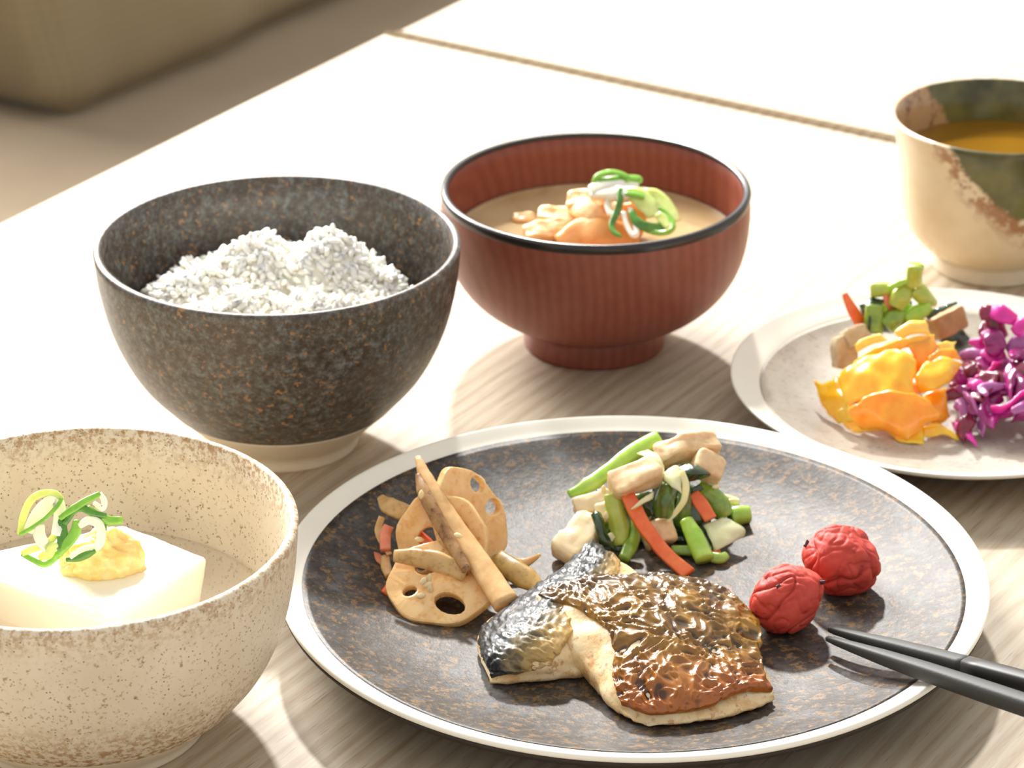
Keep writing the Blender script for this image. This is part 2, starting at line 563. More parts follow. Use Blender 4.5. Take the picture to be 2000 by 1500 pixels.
# ---- dinner plate
PC = Vector((0.0427, 0.9887))
plate = thing('dinner_plate', 'large round dark speckled plate with a cream rim, holding the mackerel', 'plate', (PC.x, PC.y, 0))
well = smooth_profile([(0.0, 0.0075), (0.04, 0.0075), (0.075, 0.0085), (0.098, 0.0125), (0.1168, 0.0190)], 8)
well[0] = (0.0, 0.0075)
link('well', lathe(well + [(0.1168, 0.0175), (0.09, 0.0075), (0.0, 0.004)], 160, PC), M_PLATE, plate)
rimp = smooth_profile([(0.1168, 0.0188), (0.1190, 0.0196), (0.1222, 0.0213), (0.1240, 0.0220), (0.1250, 0.0213), (0.12495, 0.0202), (0.1240, 0.0196)], 6)
link('rim', lathe(rimp + [(0.117, 0.0150), (0.1168, 0.0188)], 160, PC), M_CREAMRIM, plate)
link('underside', lathe([(0.1236, 0.0197), (0.12485, 0.0198), (0.1246, 0.0184), (0.1225, 0.0164), (0.105, 0.009), (0.085, 0.0035), (0.076, 0.0025), (0.075, 0.0), (0.068, 0.0), (0.067, 0.003), (0.0, 0.0035)], 120, PC), M_UNDER, plate)
def well_z(x, y):
    r = math.hypot(x - PC.x, y - PC.y)
    return float(np.interp(r, [p[0] for p in well], [p[1] for p in well]))

# ---- rice bowl
def bowl_body(outer, thick, floor_z, lip=0.0012, zmin=None):
    """closed wall profile: outer surface up, rounded lip, inner surface down to the floor"""
    out = smooth_profile(outer, 6)
    r1, z1 = out[-1]
    inn = []
    for r, z in reversed(out[:-4]):
        if z - thick * .3 > floor_z and r - thick > 0.004:
            inn.append((r - thick, z))
    rf = inn[-1][0]
    tail = [(rf * .8, floor_z + (inn[-1][1] - floor_z) * .35), (rf * .45, floor_z), (0.0, floor_z)]
    lipp = [(r1 - thick * .12, z1 + thick * .22), (r1 - thick * .5, z1 + thick * .38), (r1 - thick * .88, z1 + thick * .2)]
    return out + lipp + inn + tail
RB = Vector((-0.0907, 1.1373))
rice_bowl = thing('rice_bowl', 'dark speckled stoneware rice bowl on an unglazed cream foot', 'bowl', (RB.x, RB.y, 0))
rb = [(0.0450, 0.0193), (0.0565, 0.033), (0.0648, 0.050), (0.0693, 0.068), (0.0710, 0.0838)]
link('glazed_wall', lathe([(0.0, 0.0150), (0.036, 0.0165)] + bowl_body(rb, 0.0034, 0.018), 128, RB), M_DARK, rice_bowl)
link('foot', lathe(smooth_profile([(0.0, 0.003), (0.026, 0.002), (0.0275, 0.0), (0.0298, 0.0), (0.0302, 0.0045), (0.0352, 0.0098), (0.0447, 0.0192)], 5) + [(0.038, 0.0175), (0.0, 0.0145)], 96, RB), M_CREAM, rice_bowl)

# ---- lacquer soup bowl
SB = Vector((0.0348, 1.2308))
def lacquer_mat():
    m, nt, b = mat('red_lacquer')
    v = coords(nt, loc=(-SB.x, -SB.y, 0))
    wv = nt.nodes.new('ShaderNodeTexWave'); wv.wave_type = 'RINGS'; wv.rings_direction = 'Y'
    wv.inputs['Scale'].default_value = 70; wv.inputs['Distortion'].default_value = 3.0
    wv.inputs['Detail'].default_value = 2; wv.inputs['Detail Scale'].default_value = 1.2
    mp = nt.nodes.new('ShaderNodeMapping'); mp.inputs['Scale'].default_value = (1.0, 1.0, 0.42); mp.inputs['Location'].default_value = (0.06, 0, -0.012)
    nt.links.new(v, mp.inputs[0]); nt.links.new(mp.outputs[0], wv.inputs['Vector'])
    f = noise_tex(nt, v, 260, 3, 0.6)
    c = ramp(nt, wv.outputs['Fac'], [(0.1, lin(134, 72, 56)), (0.9, lin(143, 80, 63))])
    c = mix(nt, ramp(nt, f, [(0.35, 0.25), (0.6, 0.0)]), c, lin(116, 58, 46))
    setc(nt, b, c)
    b.inputs['Roughness'].default_value = 0.4
    b.inputs['Specular IOR Level'].default_value = 0.4
    return m
M_LACQ = lacquer_mat()
M_BLACK = simple('black_lacquer', lin(34, 30, 28), 0.25, 0.1, 100, 0.6)
soup_bowl = thing('soup_bowl', 'reddish brown lacquered wood soup bowl with a black rim', 'bowl', (SB.x, SB.y, 0))
sb = [(0.0290, 0.0118), (0.0395, 0.0152), (0.0515, 0.0240), (0.0592, 0.0345), (0.0630, 0.0455), (0.0644, 0.0580), (0.0640, 0.0682)]
prof = bowl_body(sb, 0.0026, 0.018)
link('wall', lathe([(0.0, 0.0112), (0.027, 0.0116)] + prof, 128, SB), M_LACQ, soup_bowl)
link('rim_band', lathe([(0.0641, 0.0668), (0.0646, 0.0690), (0.0640, 0.0704), (0.0628, 0.0707), (0.0616, 0.0703), (0.0611, 0.0694), (0.0616, 0.0688), (0.0630, 0.0672), (0.0641, 0.0668)], 128, SB), M_BLACK, soup_bowl)
link('foot', lathe([(0.0, 0.003), (0.026, 0.002), (0.0275, 0.0), (0.0296, 0.0), (0.0299, 0.0012), (0.0290, 0.0075), (0.0284, 0.0119), (0.0, 0.0118)], 96, SB), M_LACQ, soup_bowl)

# ---- tofu bowl
TB = Vector((-0.1423, 0.923))
tofu_bowl = thing('tofu_bowl', 'sand coloured speckled stoneware bowl holding the white tofu', 'bowl', (TB.x, TB.y, 0))
tb = [(0.0528, 0.0145), (0.0608, 0.0250), (0.0669, 0.0390), (0.0707, 0.0570), (0.0723, 0.0742)]
me = lathe([(0.0, 0.0110), (0.042, 0.0120)] + bowl_body(tb, 0.0034, 0.0165), 128, TB)
ea = me.attributes.new('edge', 'FLOAT', 'POINT')
for i, vv in enumerate(me.vertices):
    z = vv.co.z; r = math.hypot(vv.co.x - TB.x, vv.co.y - TB.y)
    outer = r > 0.0488 and abs(r - np.interp(z, [p[1] for p in tb], [p[0] for p in tb])) < 0.0015
    e = max(0, (z - 0.062) / 0.012) * 0.9
    if outer: e = max(e * .8, max(0, (0.040 - z) / 0.020))
    ea.data[i].value = min(1, e)
link('glazed_wall', me, M_SAND, tofu_bowl)
link('foot', lathe(smooth_profile([(0.0, 0.003), (0.034, 0.002), (0.0365, 0.0), (0.0395, 0.0), (0.0405, 0.0035), (0.0465, 0.0090), (0.0525, 0.0144)], 5) + [(0.045, 0.0125), (0.0, 0.0105)], 96, TB), M_CREAM, tofu_bowl)

# ---- side plate
SP = Vector((0.1763, 1.1575)); SR = 0.0883
side = thing('side_plate', 'round pale grey plate with a white rim, holding yellow and purple pickles', 'plate', (SP.x, SP.y, 0))
swell = smooth_profile([(0.0, 0.0070), (0.03, 0.0070), (0.056, 0.0078), (0.0700, 0.0105), (0.0765, 0.0130)], 6)
swell[0] = (0.0, 0.007)
link('well', lathe(swell + [(0.0762, 0.0115), (0.05, 0.005), (0.0, 0.004)], 128, SP), M_SIDE, side)
link('rim', lathe(smooth_profile([(0.0763, 0.0128), (0.0782, 0.0139), (0.083, 0.0158), (0.0868, 0.0176), (0.0880, 0.0180), (0.0884, 0.0174), (0.0874, 0.0160)], 5) + [(0.076, 0.010), (0.0763, 0.0128)], 128, SP), M_CREAMRIM, side)
M_UNDER2 = simple('tan_underside', lin(178, 142, 96), 0.6, 0.1, 200, 0.4)
link('underside', lathe([(0.0876, 0.0162), (0.070, 0.0072), (0.058, 0.0028), (0.050, 0.0025), (0.049, 0.0), (0.044, 0.0), (0.043, 0.003), (0.0, 0.0032)], 96, SP), M_UNDER2, side)
def side_z(x, y):
    r = math.hypot(x - SP.x, y - SP.y)
    return float(np.interp(r, [p[0] for p in swell], [p[1] for p in swell]))

# ---- tea cup
TC = Vector((0.2146, 1.314))
def cup_mat():
    m, nt, b = mat('cream_and_green_glaze')
    v = coords(nt, loc=(-TC.x, -TC.y, 0))
    f = noise_tex(nt, v, 150, 4, 0.7)
    f2 = noise_tex(nt, v, 34, 3, 0.6)
    c = ramp(nt, f2, [(0.3, lin(214, 192, 152)), (0.7, lin(232, 214, 180))])
    # distance from a poured patch of green glaze whose centre is on the near side of the rim
    sx = nt.nodes.new('ShaderNodeSeparateXYZ'); nt.links.new(v, sx.inputs[0])
    def mth(op, a, b_=None):
        q = nt.nodes.new('ShaderNodeMath'); q.operation = op
        for i, u in enumerate((a, b_)):
            if u is None: continue
            if hasattr(u, 'is_linked'): nt.links.new(u, q.inputs[i])
            else: q.inputs[i].default_value = u
        return q.outputs[0]
    # depth of the pour below the rim, deepest at azimuth x = +0.012
    dx = mth('SUBTRACT', sx.outputs[0], 0.016)
    wid = mth('MULTIPLY', mth('MULTIPLY', dx, dx), 16.0)
    low = mth('ADD', wid, 0.037)
    hgt = mth('SUBTRACT', sx.outputs[2], low)
    hgt = mth('ADD', hgt, mth('MULTIPLY', mth('SUBTRACT', f2, 0.5), 0.020))
    hgt = mth('ADD', hgt, mth('MULTIPLY', mth('SUBTRACT', f, 0.5), 0.012))
    fr = ramp(nt, mth('MULTIPLY', mth('ADD', hgt, 0.014), 30.0), [(0.0, 0.0), (0.28, 1.0), (0.5, 1.0), (1.0, 0.6)])
    sp = ramp(nt, f, [(0.43, 0.0), (0.54, 0.9)])
    c = mix(nt, mix(nt, 1.0, fr, sp, 'MULTIPLY'), c, lin(156, 104, 62))
    ia = nt.nodes.new('ShaderNodeAttribute'); ia.attribute_name = 'inner'
    dk = ramp(nt, noise_tex(nt, v, 110, 4, 0.7), [(0.50, 0.0), (0.62, 0.8)])
    tan = mix(nt, dk, lin(190, 152, 112), lin(104, 68, 52))
    c = mix(nt, ia.outputs['Fac'], c, tan)
    gr = ramp(nt, mth('MULTIPLY', hgt, 60.0), [(0.02, 0.0), (0.2, 1.0)])
    c = mix(nt, gr, c, ramp(nt, f2, [(0.38, lin(58, 58, 26)), (0.6, lin(112, 108, 62))]))
    setc(nt, b, c)
    b.inputs['Roughness'].default_value = 0.2
    b.inputs['Specular IOR Level'].default_value = 0.55
    bump(nt, b, noise_tex(nt, v, 40, 2, 0.5), 0.15, 0.002)
    return m
M_CUP = cup_mat()
teacup = thing('tea_cup', 'cream tea cup with a poured green glaze patch, filled with tea', 'cup', (TC.x, TC.y, 0))
cp = [(0.0264, 0.0075), (0.0318, 0.0112), (0.0382, 0.0195), (0.0418, 0.0310), (0.0436, 0.0450), (0.0452, 0.0590), (0.0484, 0.0700)]
me = lathe([(0.0, 0.0060), (0.024, 0.0065)] + bowl_body(cp, 0.0030, 0.012), 128, TC)
ia = me.attributes.new('inner', 'FLOAT', 'POINT')
for i, vv in enumerate(me.vertices):
    r = math.hypot(vv.co.x - TC.x, vv.co.y - TC.y)
    ia.data[i].value = 1.0 if (r < np.interp(vv.co.z, [p[1] for p in cp], [p[0] for p in cp]) - 0.0024 and vv.co.z > 0.0118) else 0.0
link('wall', me, M_CUP, teacup)
link('foot', lathe([(0.0, 0.003), (0.022, 0.002), (0.0232, 0.0), (0.0262, 0.0), (0.0266, 0.001), (0.0256, 0.005), (0.0264, 0.0077), (0.0, 0.0064)], 96, TC), M_CREAM, teacup)
# ================================================================== FOOD
def Zm(ox, oy, s, base):
    """reader for a detail view: its own x, y and a height in mm above the base -> real point"""
    def f(x, y, h=0.0):
        return atz(ox + x / s, oy + y / s, base + h / 1000.0)
    return f
def piece(name, label, cat, me, m, group=None):
    """one loose piece of food: mesh origin moved to its own middle bottom"""
    vs = np.empty(len(me.vertices) * 3); me.vertices.foreach_get('co', vs); vs = vs.reshape(-1, 3)
    c = Vector(((vs[:, 0].min() + vs[:, 0].max()) / 2, (vs[:, 1].min() + vs[:, 1].max()) / 2, vs[:, 2].min()))
    me.transform(Matrix.Translation(-c))
    o = link(name, me, m)
    o.location = c
    tag(o, label, cat, group)
    return o
def child(name, me, m, parent):
    """part of a piece: the mesh is given in world coordinates"""
    me.transform(Matrix.Translation(-Vector(parent.location)))
    o = bpy.data.objects.new(name, me); COL.objects.link(o)
    me.materials.clear(); me.materials.append(m)
    o.parent = parent
    return o
def ridged(p, f, seed=0.0, oct=2):
    q = p * f + Vector((seed * 3.3, seed, -seed))
    w = Vector(noise.noise_vector(q * 0.6)) * 0.9
    s, a = 0.0, 1.0
    for k in range(oct):
        s += a * (1 - abs(noise.noise((q + w) * (1.9 ** k)))) ** 3
        a *= 0.5
    return s
def veg(name, c0, c1, rough=0.35, spec=0.5, streak=None, sss=0.25, coat=0.3, dark=None, bumps=0.15):
    """vegetable: colour between c0 and c1, darker specks, moist surface"""
    m, nt, b = mat(name)
    v = coords(nt)
    f = noise_tex(nt, v, 170, 4, 0.6)
    c = ramp(nt, f, [(0.32, c0), (0.68, c1)])
    if dark is not None:
        g = noise_tex(nt, v, 330, 4, 0.7)
        c = mix(nt, ramp(nt, g, [(0.36, 0.7), (0.46, 0.0)]), c, dark)
    setc(nt, b, c)
    b.inputs['Roughness'].default_value = rough
    b.inputs['Specular IOR Level'].default_value = spec
    b.inputs['Subsurface Weight'].default_value = sss
    b.inputs['Subsurface Radius'].default_value = (1, 0.7, 0.4)
    b.inputs['Subsurface Scale'].default_value = 0.003
    b.inputs['Coat Weight'].default_value = coat
    b.inputs['Coat Roughness'].default_value = 0.15
    bump(nt, b, f, bumps, 0.0008)
    return m

# ------------------------------------------------------------------ rice
def rice_mat():
    m, nt, b = mat('cooked_rice')
    b.inputs['Base Color'].default_value = (0.972, 0.948, 0.86, 1)
    b.inputs['Roughness'].default_value = 0.35
    b.inputs['Subsurface Weight'].default_value = 0.8
    b.inputs['Subsurface Radius'].default_value = (1, 1, 0.9)
    b.inputs['Subsurface Scale'].default_value = 0.0009
    return m
M_RICE = rice_mat()
def rice_height(x, y):
    dx, dy = x - RB.x, y - RB.y
    h = 0.062
    for (cx, cy, hz, s) in ((-0.008, 0.006, 0.0235, 0.019), (0.018, 0.006, 0.0250, 0.019), (-0.026, -0.004, 0.0145, 0.015), (0.040, 0.0, 0.0110, 0.013),
                            (-0.012, -0.022, 0.012, 0.017), (0.016, -0.024, 0.012, 0.017), (0.002, -0.040, 0.008, 0.014), (0.034, -0.022, 0.007, 0.013), (-0.032, -0.022, 0.007, 0.012)):
        d2 = ((dx - cx) ** 2 + (dy - cy) ** 2) / s ** 2
        h = max(h, 0.060 + hz * math.exp(-d2 * 0.8)) if d2 < 9 else h
    h += 0.0034 * noise.noise(Vector((x * 80, y * 80, 1))) + 0.0018 * noise.noise(Vector((x * 210, y * 210, 4)))
    r = math.hypot(dx + 0.002, dy)
    if r > 0.047: h -= (r - 0.047) * 1.0
    return h
def build_rice():
    rnd = random.Random(5)
    V, Fc = [], []
    # grain template: rounded spindle, 6 sides
    tv = [(-1, 0, 0)]
    us = ((-0.93, .36), (-0.75, .66), (-0.4, .93), (0.0, 1.0), (0.4, .93), (0.75, .66), (0.93, .36))
    for u, r in us:
        for k in range(8):
            a = math.pi * k / 4
            tv.append((u, r * math.cos(a), r * math.sin(a) * 0.86))
    tv.append((1, 0, 0))
    tf = [(0, 1 + (k + 1) % 8, 1 + k) for k in range(8)]
    for s in range(len(us) - 1):
        for k in range(8):
            a = 1 + s * 8
            tf.append((a + k, a + (k + 1) % 8, a + 8 + (k + 1) % 8, a + 8 + k))
    e = 1 + 8 * (len(us) - 1)
    tf += [(e + k, e + (k + 1) % 8, e + 8) for k in range(8)]
    tv = np.array(tv)
    n = 0
    while n < 2600:
        x = RB.x + rnd.uniform(-.055, .055); y = RB.y + rnd.uniform(-.055, .054)
        if math.hypot(x - RB.x + 0.002, y - RB.y) > 0.0540: continue
        z = rice_height(x, y) + rnd.uniform(-0.0020, 0.0014)
        L = rnd.uniform(.0028, .0035); rr = rnd.uniform(.0012, .00145)
        yaw, pit = rnd.uniform(0, 6.28), rnd.gauss(0, .55)
        M = np.array(Matrix.Rotation(yaw, 3, 'Z') @ Matrix.Rotation(pit, 3, 'Y') @ Matrix.Rotation(rnd.uniform(0, 3), 3, 'X'))
        P = (tv * np.array([L, rr, rr])); P[:, 2] += (P[:, 0] / L) ** 2 * .0003
        P = P @ M.T + np.array([x, y, z])
        o = len(V); V.extend(P.tolist()); Fc.extend([tuple(i + o for i in f) for f in tf]); n += 1
    # the packed bed below the top grains
    G = 60; o = len(V)
    for i in range(G + 1):
        for j in range(G * 1):
            r = 0.0540 * i / G; a = 2 * math.pi * j / G
            x, y = RB.x - .002 + r * math.cos(a), RB.y + r * math.sin(a)
            V.append((x, y, rice_height(x, y) - 0.0016))
    for i in range(G):
        for j in range(G):
            j2 = (j + 1) % G
            Fc.append((o + i * G + j, o + (i + 1) * G + j, o + (i + 1) * G + j2, o + i * G + j2))
    return fix_normals(mesh('rice', V, Fc))
piece('cooked_rice', 'mound of white cooked rice grains in the dark speckled bowl', 'rice', build_rice(), M_RICE)['kind'] = 'stuff'

# ------------------------------------------------------------------ mackerel fillets
def fillet_mesh(G, n, thick, seed, base_z, bulge=0.0006):
    Q = gridinterp(G, n)
    A, B = len(Q), len(Q[0])
    V, Fc = [], []
    for i in range(A):
        for j in range(B):
            p = Q[i][j].copy()
            p += Vector(noise.noise_vector(p * 130 + Vector((seed, 0, 0)))) * bulge + Vector(noise.noise_vector(p * 420 + Vector((seed, 3, 0)))) * bulge * .35
            V.append(p)
    ids = [(0, j) for j in range(B - 1)] + [(i, B - 1) for i in range(A - 1)] + [(A - 1, j) for j in range(B - 1, 0, -1)] + [(i, 0) for i in range(A - 1, 0, -1)]
    ring = [i * B + j for i, j in ids]
    c = sum((V[r] for r in ring), Vector()) / len(ring)
    for i in range(A - 1):
        for j in range(B - 1):
            a = i * B + j
            Fc.append((a, a + 1, a + B + 1, a + B))
    prev = ring
    for lev, (dn, inw) in enumerate(((0.30, -0.004), (0.65, 0.010), (0.9, 0.035), (1.0, 0.10))):
        new = []
        for r in ring:
            p = V[r]
            bz = max(well_z(p.x, p.y) + 0.0004, p.z - thick)
            q = p + (c - p) * inw
            q.z = p.z + (bz - p.z) * dn
            q += Vector(noise.noise_vector(q * 300 + Vector((seed, 0, 9)))) * 0.0005 * (lev < 3)
            new.append(len(V)); V.append(q)
        for k in range(len(ring)):
            k2 = (k + 1) % len(ring)
            Fc.append((prev[k], prev[k2], new[k2], new[k]))
        prev = new
    cc = len(V); V.append(sum((V[r] for r in prev), Vector()) / len(prev))
    for k in range(len(prev)):
        Fc.append((prev[k], prev[(k + 1) % len(prev)], cc))
    return fix_normals(mesh('fillet', V, Fc))
def flesh_mat():
    m, nt, b = mat('cooked_fish_flesh')
    v = coords(nt)
    f = noise_tex(nt, v, 110, 4, 0.6)
    g = noise_tex(nt, v, 330, 4, 0.65)
    c = ramp(nt, f, [(0.28, lin(206, 150, 84)), (0.46, lin(236, 206, 154)), (0.7, lin(248, 230, 194))])
    c = mix(nt, ramp(nt, g, [(0.34, 0.6), (0.45, 0.0)]), c, lin(176, 110, 52))
    setc(nt, b, c)
    b.inputs['Roughness'].default_value = 0.38
    b.inputs['Subsurface Weight'].default_value = 0.3
    b.inputs['Subsurface Radius'].default_value = (1, .7, .4)
    b.inputs['Subsurface Scale'].default_value = 0.004
    b.inputs['Coat Weight'].default_value = 0.35
    b.inputs['Coat Roughness'].default_value = 0.2
    bump(nt, b, f, 0.4, 0.001, bump(nt, None, g, 0.3, 0.0006))
    return m
M_FLESH = flesh_mat()
def fishskin_mat(name, kind):
    m, nt, b = mat(name)
    v = coords(nt)
    f = noise_tex(nt, v, 70, 4, 0.6)
    at_ = nt.nodes.new('ShaderNodeAttribute'); at_.attribute_name = 'crease'
    zn = nt.nodes.new('ShaderNodeAttribute'); zn.attribute_name = 'zone'
    if kind == 'brown':
        c = ramp(nt, f, [(0.28, lin(92, 62, 20)), (0.5, lin(138, 98, 32)), (0.74, lin(176, 132, 52))])
        c = mix(nt, ramp(nt, zn.outputs['Fac'], [(0.55, 0.0), (0.95, 0.8)]), c, lin(168, 86, 26))
        c = mix(nt, ramp(nt, at_.outputs['Fac'], [(0.22, 0.85), (0.5, 0.0)]), c, lin(44, 26, 10))
        c = mix(nt, ramp(nt, zn.outputs['Fac'], [(0.02, 0.65), (0.22, 0.0)]), c, lin(44, 36, 28))
        rough = 0.27
    else:
        c = ramp(nt, zn.outputs['Fac'], [(0.0, lin(22, 27, 30)), (0.50, lin(36, 43, 47)), (0.62, lin(120, 104, 68)), (0.8, lin(172, 142, 84)), (1.0, lin(204, 166, 100))])
        k = noise_tex(nt, v, 190, 4, 0.7)
        c = mix(nt, ramp(nt, k, [(0.54, 0.0), (0.68, 0.35)]), c, lin(130, 128, 116))
        c = mix(nt, ramp(nt, at_.outputs['Fac'], [(0.2, 0.6), (0.5, 0.0)]), c, lin(24, 26, 28))
        rough = 0.45
    setc(nt, b, c)
    b.inputs['Roughness'].default_value = rough
    b.inputs['Specular IOR Level'].default_value = 0.4
    b.inputs['Coat Weight'].default_value = 0.4 if kind == 'brown' else 0.3
    b.inputs['Coat Roughness'].default_value = 0.14
    bump(nt, b, noise_tex(nt, v, 500, 3, 0.6), 0.08, 0.0004)
    return m
M_SKIN1 = fishskin_mat('grilled_brown_skin', 'brown')
M_SKIN2 = fishskin_mat('blue_black_skin', 'blue')
def skin_mesh(G, n, amp, freq, seed, zone, t=0.0009):
    """wrinkled skin over a control grid; stores how deep a fold is and a zone value"""
    Q = gridinterp(G, n)
    A, B = len(Q), len(Q[0])
    P = np.array([[tuple(v) for v in r] for r in Q])
    Nn = np.cross(np.gradient(P, axis=0), np.gradient(P, axis=1)); Nn /= np.linalg.norm(Nn, axis=2, keepdims=True) + 1e-12
    if Nn[A // 2, B // 2][2] < 0: Nn = -Nn
    V, cr, zo = [], [], []
    for i in range(A):
        for j in range(B):
            p = Vector(P[i, j]); nn = Vector(Nn[i, j])
            b = min(i, j, A - 1 - i, B - 1 - j)
            k = ridged(p, freq, seed, 2) * 0.85 + 0.25 * noise.noise(p * freq * .4)
            e = min(1, b / 5.0)
            p2 = p + nn * (amp * (k - 0.55) * (0.35 + 0.65 * e) + t * (0.5 + 0.5 * e))
            if b == 0: p2 += Vector(noise.noise_vector(p * 300 + Vector((seed, 0, 0)))) * 0.0009
            V.append(p2); cr.append(k); zo.append(zone(i / (A - 1), j / (B - 1), p))
    Fc = [(i * B + j, i * B + j + 1, (i + 1) * B + j + 1, (i + 1) * B + j) for i in range(A - 1) for j in range(B - 1)]
    M = A * B
    ids = [(0, j) for j in range(B - 1)] + [(i, B - 1) for i in range(A - 1)] + [(A - 1, j) for j in range(B - 1, 0, -1)] + [(i, 0) for i in range(A - 1, 0, -1)]
    ring = [i * B + j for i, j in ids]
    for k, r in enumerate(ring):
        i, j = ids[k]
        V.append(Vector(P[i, j]) - Vector(Nn[i, j]) * 0.0014 + Vector(noise.noise_vector(Vector(P[i, j]) * 300 + Vector((seed, 0, 0)))) * 0.0005)
        cr.append(0.5); zo.append(zo[r])
    for k in range(len(ring)):
        k2 = (k + 1) % len(ring)
        Fc.append((ring[k], M + k, M + k2, ring[k2]))
    me = fix_normals(mesh('skin', V, Fc))
    for nm, arr in (('crease', cr), ('zone', zo)):
        a = me.attributes.new(nm, 'FLOAT', 'POINT')
        a.data.foreach_set('value', arr)
    return me
F = Zm(880, 1020, 2.857, 0.0078)
def rows(f, L): return [[f(*q) for q in r] for r in L]
# front fillet, lying over the other one
gf = rows(F, [
    [(480, 412, 17), (700, 322, 19), (950, 306, 17), (1180, 296, 14), (1370, 334, 11), (1500, 380, 8)],
    [(548, 520, 15), (760, 440, 20), (980, 420, 21), (1220, 410, 18), (1450, 420, 13), (1620, 462, 7)],
    [(640, 670, 12), (830, 580, 18), (1040, 560, 21), (1260, 560, 19), (1500, 560, 14), (1718, 574, 8)],
    [(752, 792, 9), (930, 740, 15), (1120, 720, 18), (1320, 720, 16), (1530, 730, 12), (1726, 740, 7)],
    [(884, 985, 5.5), (1030, 950, 11), (1190, 930, 13), (1370, 905, 12), (1580, 890, 10), (1796, 930, 6)],
    [(1010, 1106, 3.5), (1120, 1126, 4), (1250, 1116, 4.5), (1420, 1092, 5), (1640, 1046, 5), (1800, 982, 4)]])
fc = F(1150, 800)
fish = thing('mackerel_fillet', 'front grilled mackerel piece with wrinkled golden brown skin', 'fish', (fc.x, fc.y, well_z(fc.x, fc.y)), 'grilled mackerel pieces')
child('flesh', fillet_mesh(gf, 9, 0.0085, 2.0, 0, 0.0007), M_FLESH, fish)
gs = rows(F, [
    [(488, 408, 17.3), (700, 312, 19.6), (950, 296, 17.6), (1180, 287, 14.6), (1372, 325, 11.6), (1504, 372, 8.4)],
    [(690, 470, 19.3), (850, 430, 21), (1030, 418, 21.3), (1240, 410, 18.2), (1455, 418, 13.2), (1628, 460, 7.4)],
    [(862, 590, 18.6), (960, 570, 20.4), (1100, 560, 21), (1290, 560, 18.8), (1510, 560, 14), (1724, 572, 8.4)],
    [(916, 720, 15.2), (1020, 724, 16.8), (1160, 718, 18), (1340, 720, 16), (1540, 730, 12.2), (1730, 742, 7.6)],
    [(912, 890, 10.4), (1020, 900, 13), (1170, 890, 14.8), (1350, 870, 14.2), (1550, 850, 12.4), (1752, 850, 8)],
    [(950, 1005, 8.4), (1090, 1062, 8.2), (1250, 1060, 8.2), (1440, 1026, 8.8), (1610, 940, 10.4), (1800, 925, 7.6)]])
child('skin', skin_mesh(gs, 30, 0.0021, 175, 1.0, lambda u, v, p: u), M_SKIN1, fish)
# rear fillet, blue-black stripe along its left edge
gb = rows(F, [
    [(788, 108, 15), (880, 168, 14), (960, 225, 12), (1060, 300, 10)],
    [(640, 250, 14), (760, 290, 17), (880, 330, 15), (1000, 400, 11)],
    [(478, 362, 12), (600, 410, 16), (760, 470, 15), (900, 560, 11)],
    [(310, 480, 9), (440, 540, 15), (600, 610, 14), (830, 700, 9)],
    [(182, 580, 6), (330, 660, 13), (520, 720, 12), (760, 770, 7)],
    [(150, 700, 4), (260, 780, 9), (440, 800, 8.5), (740, 805, 5)],
    [(228, 886, 2.5), (320, 880, 3.5), (470, 856, 4), (740, 830, 4)]])
fb = F(520, 640)
fish2 = thing('mackerel_fillet', 'rear mackerel piece with blue black and silver skin, half under the front one', 'fish', (fb.x, fb.y, well_z(fb.x, fb.y)), 'grilled mackerel pieces')
child('flesh', fillet_mesh(gb, 7, 0.010, 5.0, 0, 0.0006), M_FLESH, fish2)
gk = rows(F, [
    [(790, 100, 15.8), (870, 160, 15), (945, 215, 13)],
    [(640, 244, 14.8), (770, 285, 18), (920, 340, 15)],
    [(480, 356, 12.8), (620, 410, 17), (800, 490, 15.5)],
    [(314, 474, 9.8), (460, 545, 15.8), (660, 640, 14)],
    [(188, 580, 6.6), (340, 664, 13.6), (600, 730, 11.6)],
    [(166, 690, 4.8), (270, 775, 9.8), (560, 790, 8)],
    [(222, 855, 3.8), (320, 850, 5.6), (520, 812, 7)]])
child('skin', skin_mesh(gk, 22, 0.0012, 330, 4.0, lambda u, v, p: v + 0.12 * noise.noise(p * 200)), M_SKIN2, fish2)

# ------------------------------------------------------------------ pickled plums
def plum_mat():
    m, nt, b = mat('salted_plum_skin')
    v = coords(nt)
    at_ = nt.nodes.new('ShaderNodeAttribute'); at_.attribute_name = 'crease'
    f = noise_tex(nt, v, 120, 3, 0.6)
    c = ramp(nt, f, [(0.3, lin(184, 60, 50)), (0.7, lin(208, 80, 66))])
    c = mix(nt, ramp(nt, at_.outputs['Fac'], [(0.0, 0.6), (0.35, 0.0)]), c, lin(158, 44, 42))
    g = noise_tex(nt, v, 240, 3, 0.7)
    c = mix(nt, ramp(nt, g, [(0.30, 0.7), (0.37, 0.0)]), c, lin(84, 26, 34))
    setc(nt, b, c)
    b.inputs['Roughness'].default_value = 0.55
    b.inputs['Specular IOR Level'].default_value = 0.3
    b.inputs['Subsurface Weight'].default_value = 0.2
    b.inputs['Subsurface Radius'].default_value = (1, .3, .25)
    b.inputs['Subsurface Scale'].default_value = 0.003
    bump(nt, b, noise_tex(nt, v, 420, 3, 0.6), 0.3, 0.0006)
    return m
M_PLUM = plum_mat()
M_SHISO = simple('dark_red_leaf', lin(62, 22, 30), 0.45, 0.3, 300)
